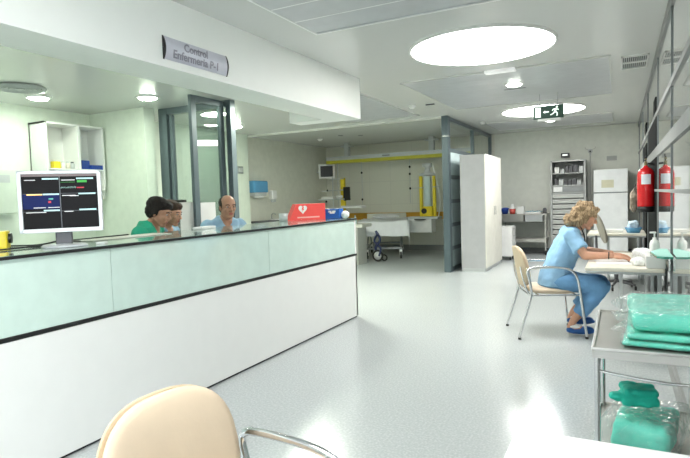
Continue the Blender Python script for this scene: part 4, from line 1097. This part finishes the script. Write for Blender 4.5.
HE(-.035, 0, .045, .105, .095, .095); HE(-.075, 0, -.02, .075, .092, .09); HE(-.085, 0, -.075, .06, .09, .045); HE(.03, 0, .085, .06, .07, .035)
for sg in (-1, 1): HE(-.035, sg*.068, -.005, .06, .035, .085); HE(-.06, sg*.06, -.075, .06, .04, .035); HE(.035, sg*.06, .055, .04, .025, .05)
HE(-.14, 0, -.075, .045, .07, .045); HE(-.115, 0, -.115, .04, .07, .03)
me = remesh(b, 'hair', .006, 2, .022, 22); obj('hair', me, HAIRY, wm)
# scrub top
b = B()
b.loft([(hipc+V((-.01, 0, -.045)), lf*.19, f*.145), (hipc+V((0, 0, .03)), lf*.19, f*.145), (hipc+(shc-hipc)*.30, lf*.175, f*.145), (hipc+(shc-hipc)*.6, lf*.18, f*.14),
        (hipc+(shc-hipc)*.85, lf*.19, f*.118), (shc+V((-.005, 0, .025)), lf*.155, f*.082), (shc+V((.0, 0, .055)), lf*.085, f*.066)])
for sh, el in ((R_sh, R_el), (L_sh, L_el)):
    b.cap(sh, sh+(el-sh)*.25, .066, .064); b.cyl(sh, sh+(el-sh)*.72, .064, .072, 24)
me = remesh(b, 'scrub_top', .007, 3, .010, 9)
vc = shc+f*.085+V((.015, 0, .03))
paint(me, lambda c: 1 if abs((c-vc).dot(lf)) < .05*max(0, min(1, ((c-vc).z+.11)/.11)) and (c-vc).dot(f) > -.05 and (c-vc).z > -.11 else 0, [SCRB, SKIN])
obj('scrub_top', me, None, wm)
obj('breast_pocket', B().box(-.045, .045, -.006, .006, -.05, .05, .004, frameM(hipc+(shc-hipc)*.55+f*.148+lf*.06, lf, (-.33, 0, 1)) @ Matrix.Rotation(PI/2, 4, 'X')), SCRB, wm)
b = B(); b.loft([(hipc+V((-.02, 0, -.075)), lf*.16, f*.12), (hipc+V((0, 0, 0)), lf*.185, f*.135), (hipc+V((.01, 0, .06)), lf*.16, f*.12)])
for hp, kn, an in ((R_hp, R_kn, R_an), (L_hp, L_kn, L_an)):
    b.cap(hp, kn, .096, .078); b.cap(kn, kn+(an-kn)*.2, .077, .078); b.cyl(kn+(an-kn)*.05, kn+(an-kn)*.80, .078, .074, 24)
me = remesh(b, 'trousers', .008, 3, .012, 8); obj('trousers', me, TROU, wm)
for an in (R_an, L_an):
    b = B(); o_ = an+V((.045, .012, -.10))
    Ms = Matrix((V((.97, .22, 0)), V((-.22, .97, 0)), V((0, 0, 1)))).transposed()
    b.ell(o_+V((.02, .005, .0)), (.135, .045, .032), Ms); b.ell(o_+V((.06, .015, .018)), (.075, .043, .032), Ms); b.ell(o_+V((-.07, -.02, .01)), (.04, .038, .03), Ms)
    me = remesh(b, 'shoe', .006, 2); sh_ = obj('shoe', me, SHOEB, wm)
    b = B(); b.ell(o_+V((-.035, -.01, .045)), (.06, .036, .026), Ms); me = remesh(b, 'heel_sock', .006, 2); obj('heel_sock', me, PAPER, sh_, 'white sock showing above the blue shoe')
obj('bracelet', B().lathe([(.030, -.004), (.0335, -.004), (.0335, .004), (.030, .004), (.030, -.004)], R_wr+V((-.02, 0, 0)), axis='X', n=24), BLACK, wm)
obj('stethoscope', B().tube([P(-.02, .06, -.10), P(.05, .05, -.17), P(.09, .0, -.24), P(.05, -.05, -.17), P(-.02, -.06, -.10)], .0045, 8), BLACK, wm, 'dark cord around the neck')

# ---- men at the station
def man(root, label, hcen, fdir, hfdir, shirt, skin, hairm, hair_kind, s=1.0, shw=.19, lean=.12, shz=.175):
    root = V(root); t = thing('person', label, 'person', root)
    f = V(fdir).normalized(); l = V((-f.y, f.x, 0)); hc = V(hcen)-root
    hip = V((0, 0, .55)); 
    sh = V((hc.x, hc.y, hc.z-.245))-f*.105
    sh.z = hc.z-shz
    b = B(); tr = sh-hip
    b.loft([(hip+V((0, 0, -.08)), l*.13, f*.09), (hip, l*.165, f*.12), (hip+tr*.35, l*.15, f*.115), (hip+tr*.65, l*.165, f*.12), (hip+tr*.88, l*.175, f*.105), (sh+V((0, 0, .02)), l*.14, f*.075), (sh+V((0, 0, .07)), l*.06, f*.06)])
    b.cap(sh+V((0, 0, .03))+f*.01, hc-V(hfdir).normalized()*.025+V((0, 0, -.06)), .058, .052)
    hu = V((0, 0, 1))
    P, Mx, hl = head(b, hc, hfdir, hu, s)
    els = []
    for sg in (-1, 1):
        so = sh+l*sg*shw+V((0, 0, -.02)); el = so+l*sg*.05+f*.08+V((0, 0, -.27)); el.z = max(el.z, .80-root.z); wr = el+f*.22-l*sg*.10; wr.z = .80
        b.cap(so, el, .055, .043); b.cap(el, wr, .042, .028); els.append((so, el))
        finger_set(b, wr+f*.055+V((0, 0, -.01)), f, V((0, 0, 1)), l*-sg, .25)
    for sg in (-1, 1):
        hp = hip+l*sg*.10; kn = hp+f*.40+V((0, 0, -.03)); an = V((kn.x, kn.y, .09))-f*.05
        b.cap(hp, kn, .085, .058); b.cap(kn, an, .055, .036); b.cap(an+V((0, 0, -.04)), an+f*.14+V((0, 0, -.05)), .034, .028)
    me = remesh(b, 'body', .0065, 3)
    lipc = P(.09, 0, -.061)
    paint(me, lambda c: 1 if (c-lipc).length < .019 and abs((c-lipc).dot(Mx.col[2])) < .010 else 0, [skin, LIP]); obj('body', me, None, t)
    face_parts(t, P, Mx, s, hairm)
    b = B()
    def HE(x, y, z, a, c_, d_): b.ell(P(x, y, z), (a*s, c_*s, d_*s), Mx)
    if hair_kind == 'thick':
        HE(-.025, 0, .052, .104, .086, .080); HE(-.060, 0, .0, .060, .080, .072); HE(.045, 0, .078, .052, .068, .040)
        for sg in (-1, 1): HE(-.025, sg*.068, .015, .045, .02, .06)
        me = remesh(b, 'hair', .005, 3, .004, 40)
    else:
        HE(-.040, 0, .040, .088, .080, .074); HE(-.070, 0, -.015, .048, .072, .065)
        for sg in (-1, 1): HE(-.015, sg*.071, .025, .040, .012, .045)
        me = remesh(b, 'hair', .005, 2, .002, 35)
    obj('hair', me, hairm, t)
    b = B()
    b.loft([(hip+V((0, 0, -.06)), l*.18, f*.14), (hip+tr*.35, l*.18, f*.145), (hip+tr*.65, l*.19, f*.145), (hip+tr*.88, l*.205, f*.125), (sh+V((0, 0, .03)), l*.17, f*.088), (sh+V((0, 0, .060)), l*.10, f*.075), (sh+V((0, 0, .085))-f*.005, l*.070, f*.064)])
    for so, el in els: b.cap(so, so+(el-so)*.2, .070, .068); b.cyl(so, so+(el-so)*.7, .067, .074, 24)
    me = remesh(b, 'scrub_top', .008, 3, .010, 9); vc = sh+f*.085+V((0, 0, .045))
    paint(me, lambda c: 1 if abs((c-vc).dot(l)) < .065*max(0, min(1, ((c-vc).z+.12)/.12)) and (c-vc).dot(f) > -.06 and (c-vc).z > -.12 else 0, [shirt, skin]); obj('scrub_top', me, None, t)
    b = B(); b.loft([(hip+V((0, 0, -.10)), l*.15, f*.11), (hip, l*.18, f*.135), (hip+V((0, 0, .05)), l*.165, f*.12)])
    for sg in (-1, 1):
        hp = hip+l*sg*.10; kn = hp+f*.40+V((0, 0, -.03)); an = V((kn.x, kn.y, .09))-f*.05; b.cap(hp, kn, .10, .078); b.cyl(kn, kn+(an-kn)*.95, .077, .065, 20)
    me = remesh(b, 'trousers', .010, 2, .010, 8); obj('trousers', me, shirt, t)
    # stool under him
    q = thing('office_stool', 'round black office stool under %s' % label.split(' leaning')[0].split(' seated')[0].split(', partly')[0], 'stool', (root.x, root.y, 0))
    obj('seat', B().lathe([(.001, .37), (.17, .37), (.19, .40), (.18, .435), (.001, .445)], n=32), BLACK, q)
    obj('column', B().cyl((0, 0, .08), (0, 0, .37), .025), CHROME, q)
    for k in range(5):
        a = 2*PI*k/5; obj('foot', B().cyl((0, 0, .09), (.24*math.cos(a), .24*math.sin(a), .04), .02, .012).ell((.24*math.cos(a), .24*math.sin(a), .028), (.028, .028, .028)), DGREY, q)
    return t
man((-3.93, 3.36, 0), 'dark haired man in green scrubs leaning down behind the counter', (-3.60, 3.495, 1.325), (.90, .42, 0), (.86, .40, -.36), SCRG, SKINT, HAIRD, 'thick', 1.03, shz=.155)
man((-4.12, 3.98, 0), 'brown haired man in blue scrubs, partly hidden behind the green clad man', (-3.84, 3.88, 1.305), (.93, .2, 0), (.93, .25, -.22), SCRB2, SKIN, HAIRB, 'thick', 1.0)
man((-4.02, 4.62, 0), 'balding man in pale blue scrubs seated behind the counter before the glazed door', (-3.68, 4.525, 1.345), (.80, -.35, 0), (.80, -.48, -.08), SCRB2, SKINT, HAIRD, 'short', 1.04)

# ------------------------------------------------------------------ world, view
w_ = bpy.data.worlds.new('world'); bpy.context.scene.world = w_; w_.use_nodes = True
w_.node_tree.nodes['Background'].inputs['Color'].default_value = (.8, .85, .9, 1); w_.node_tree.nodes['Background'].inputs['Strength'].default_value = 7
sc = bpy.context.scene
sc.view_settings.view_transform = 'Standard'; sc.view_settings.look = 'None'; sc.view_settings.gamma = 1; sc.view_settings.exposure = 1.35
sc.view_settings.use_curve_mapping = False
sc.cycles.use_denoising = True; sc.cycles.max_bounces = 10; sc.cycles.diffuse_bounces = 6; sc.cycles.transparent_max_bounces = 16
sc.cycles.sample_clamp_indirect = 6; sc.cycles.caustics_reflective = False; sc.cycles.caustics_refractive = False
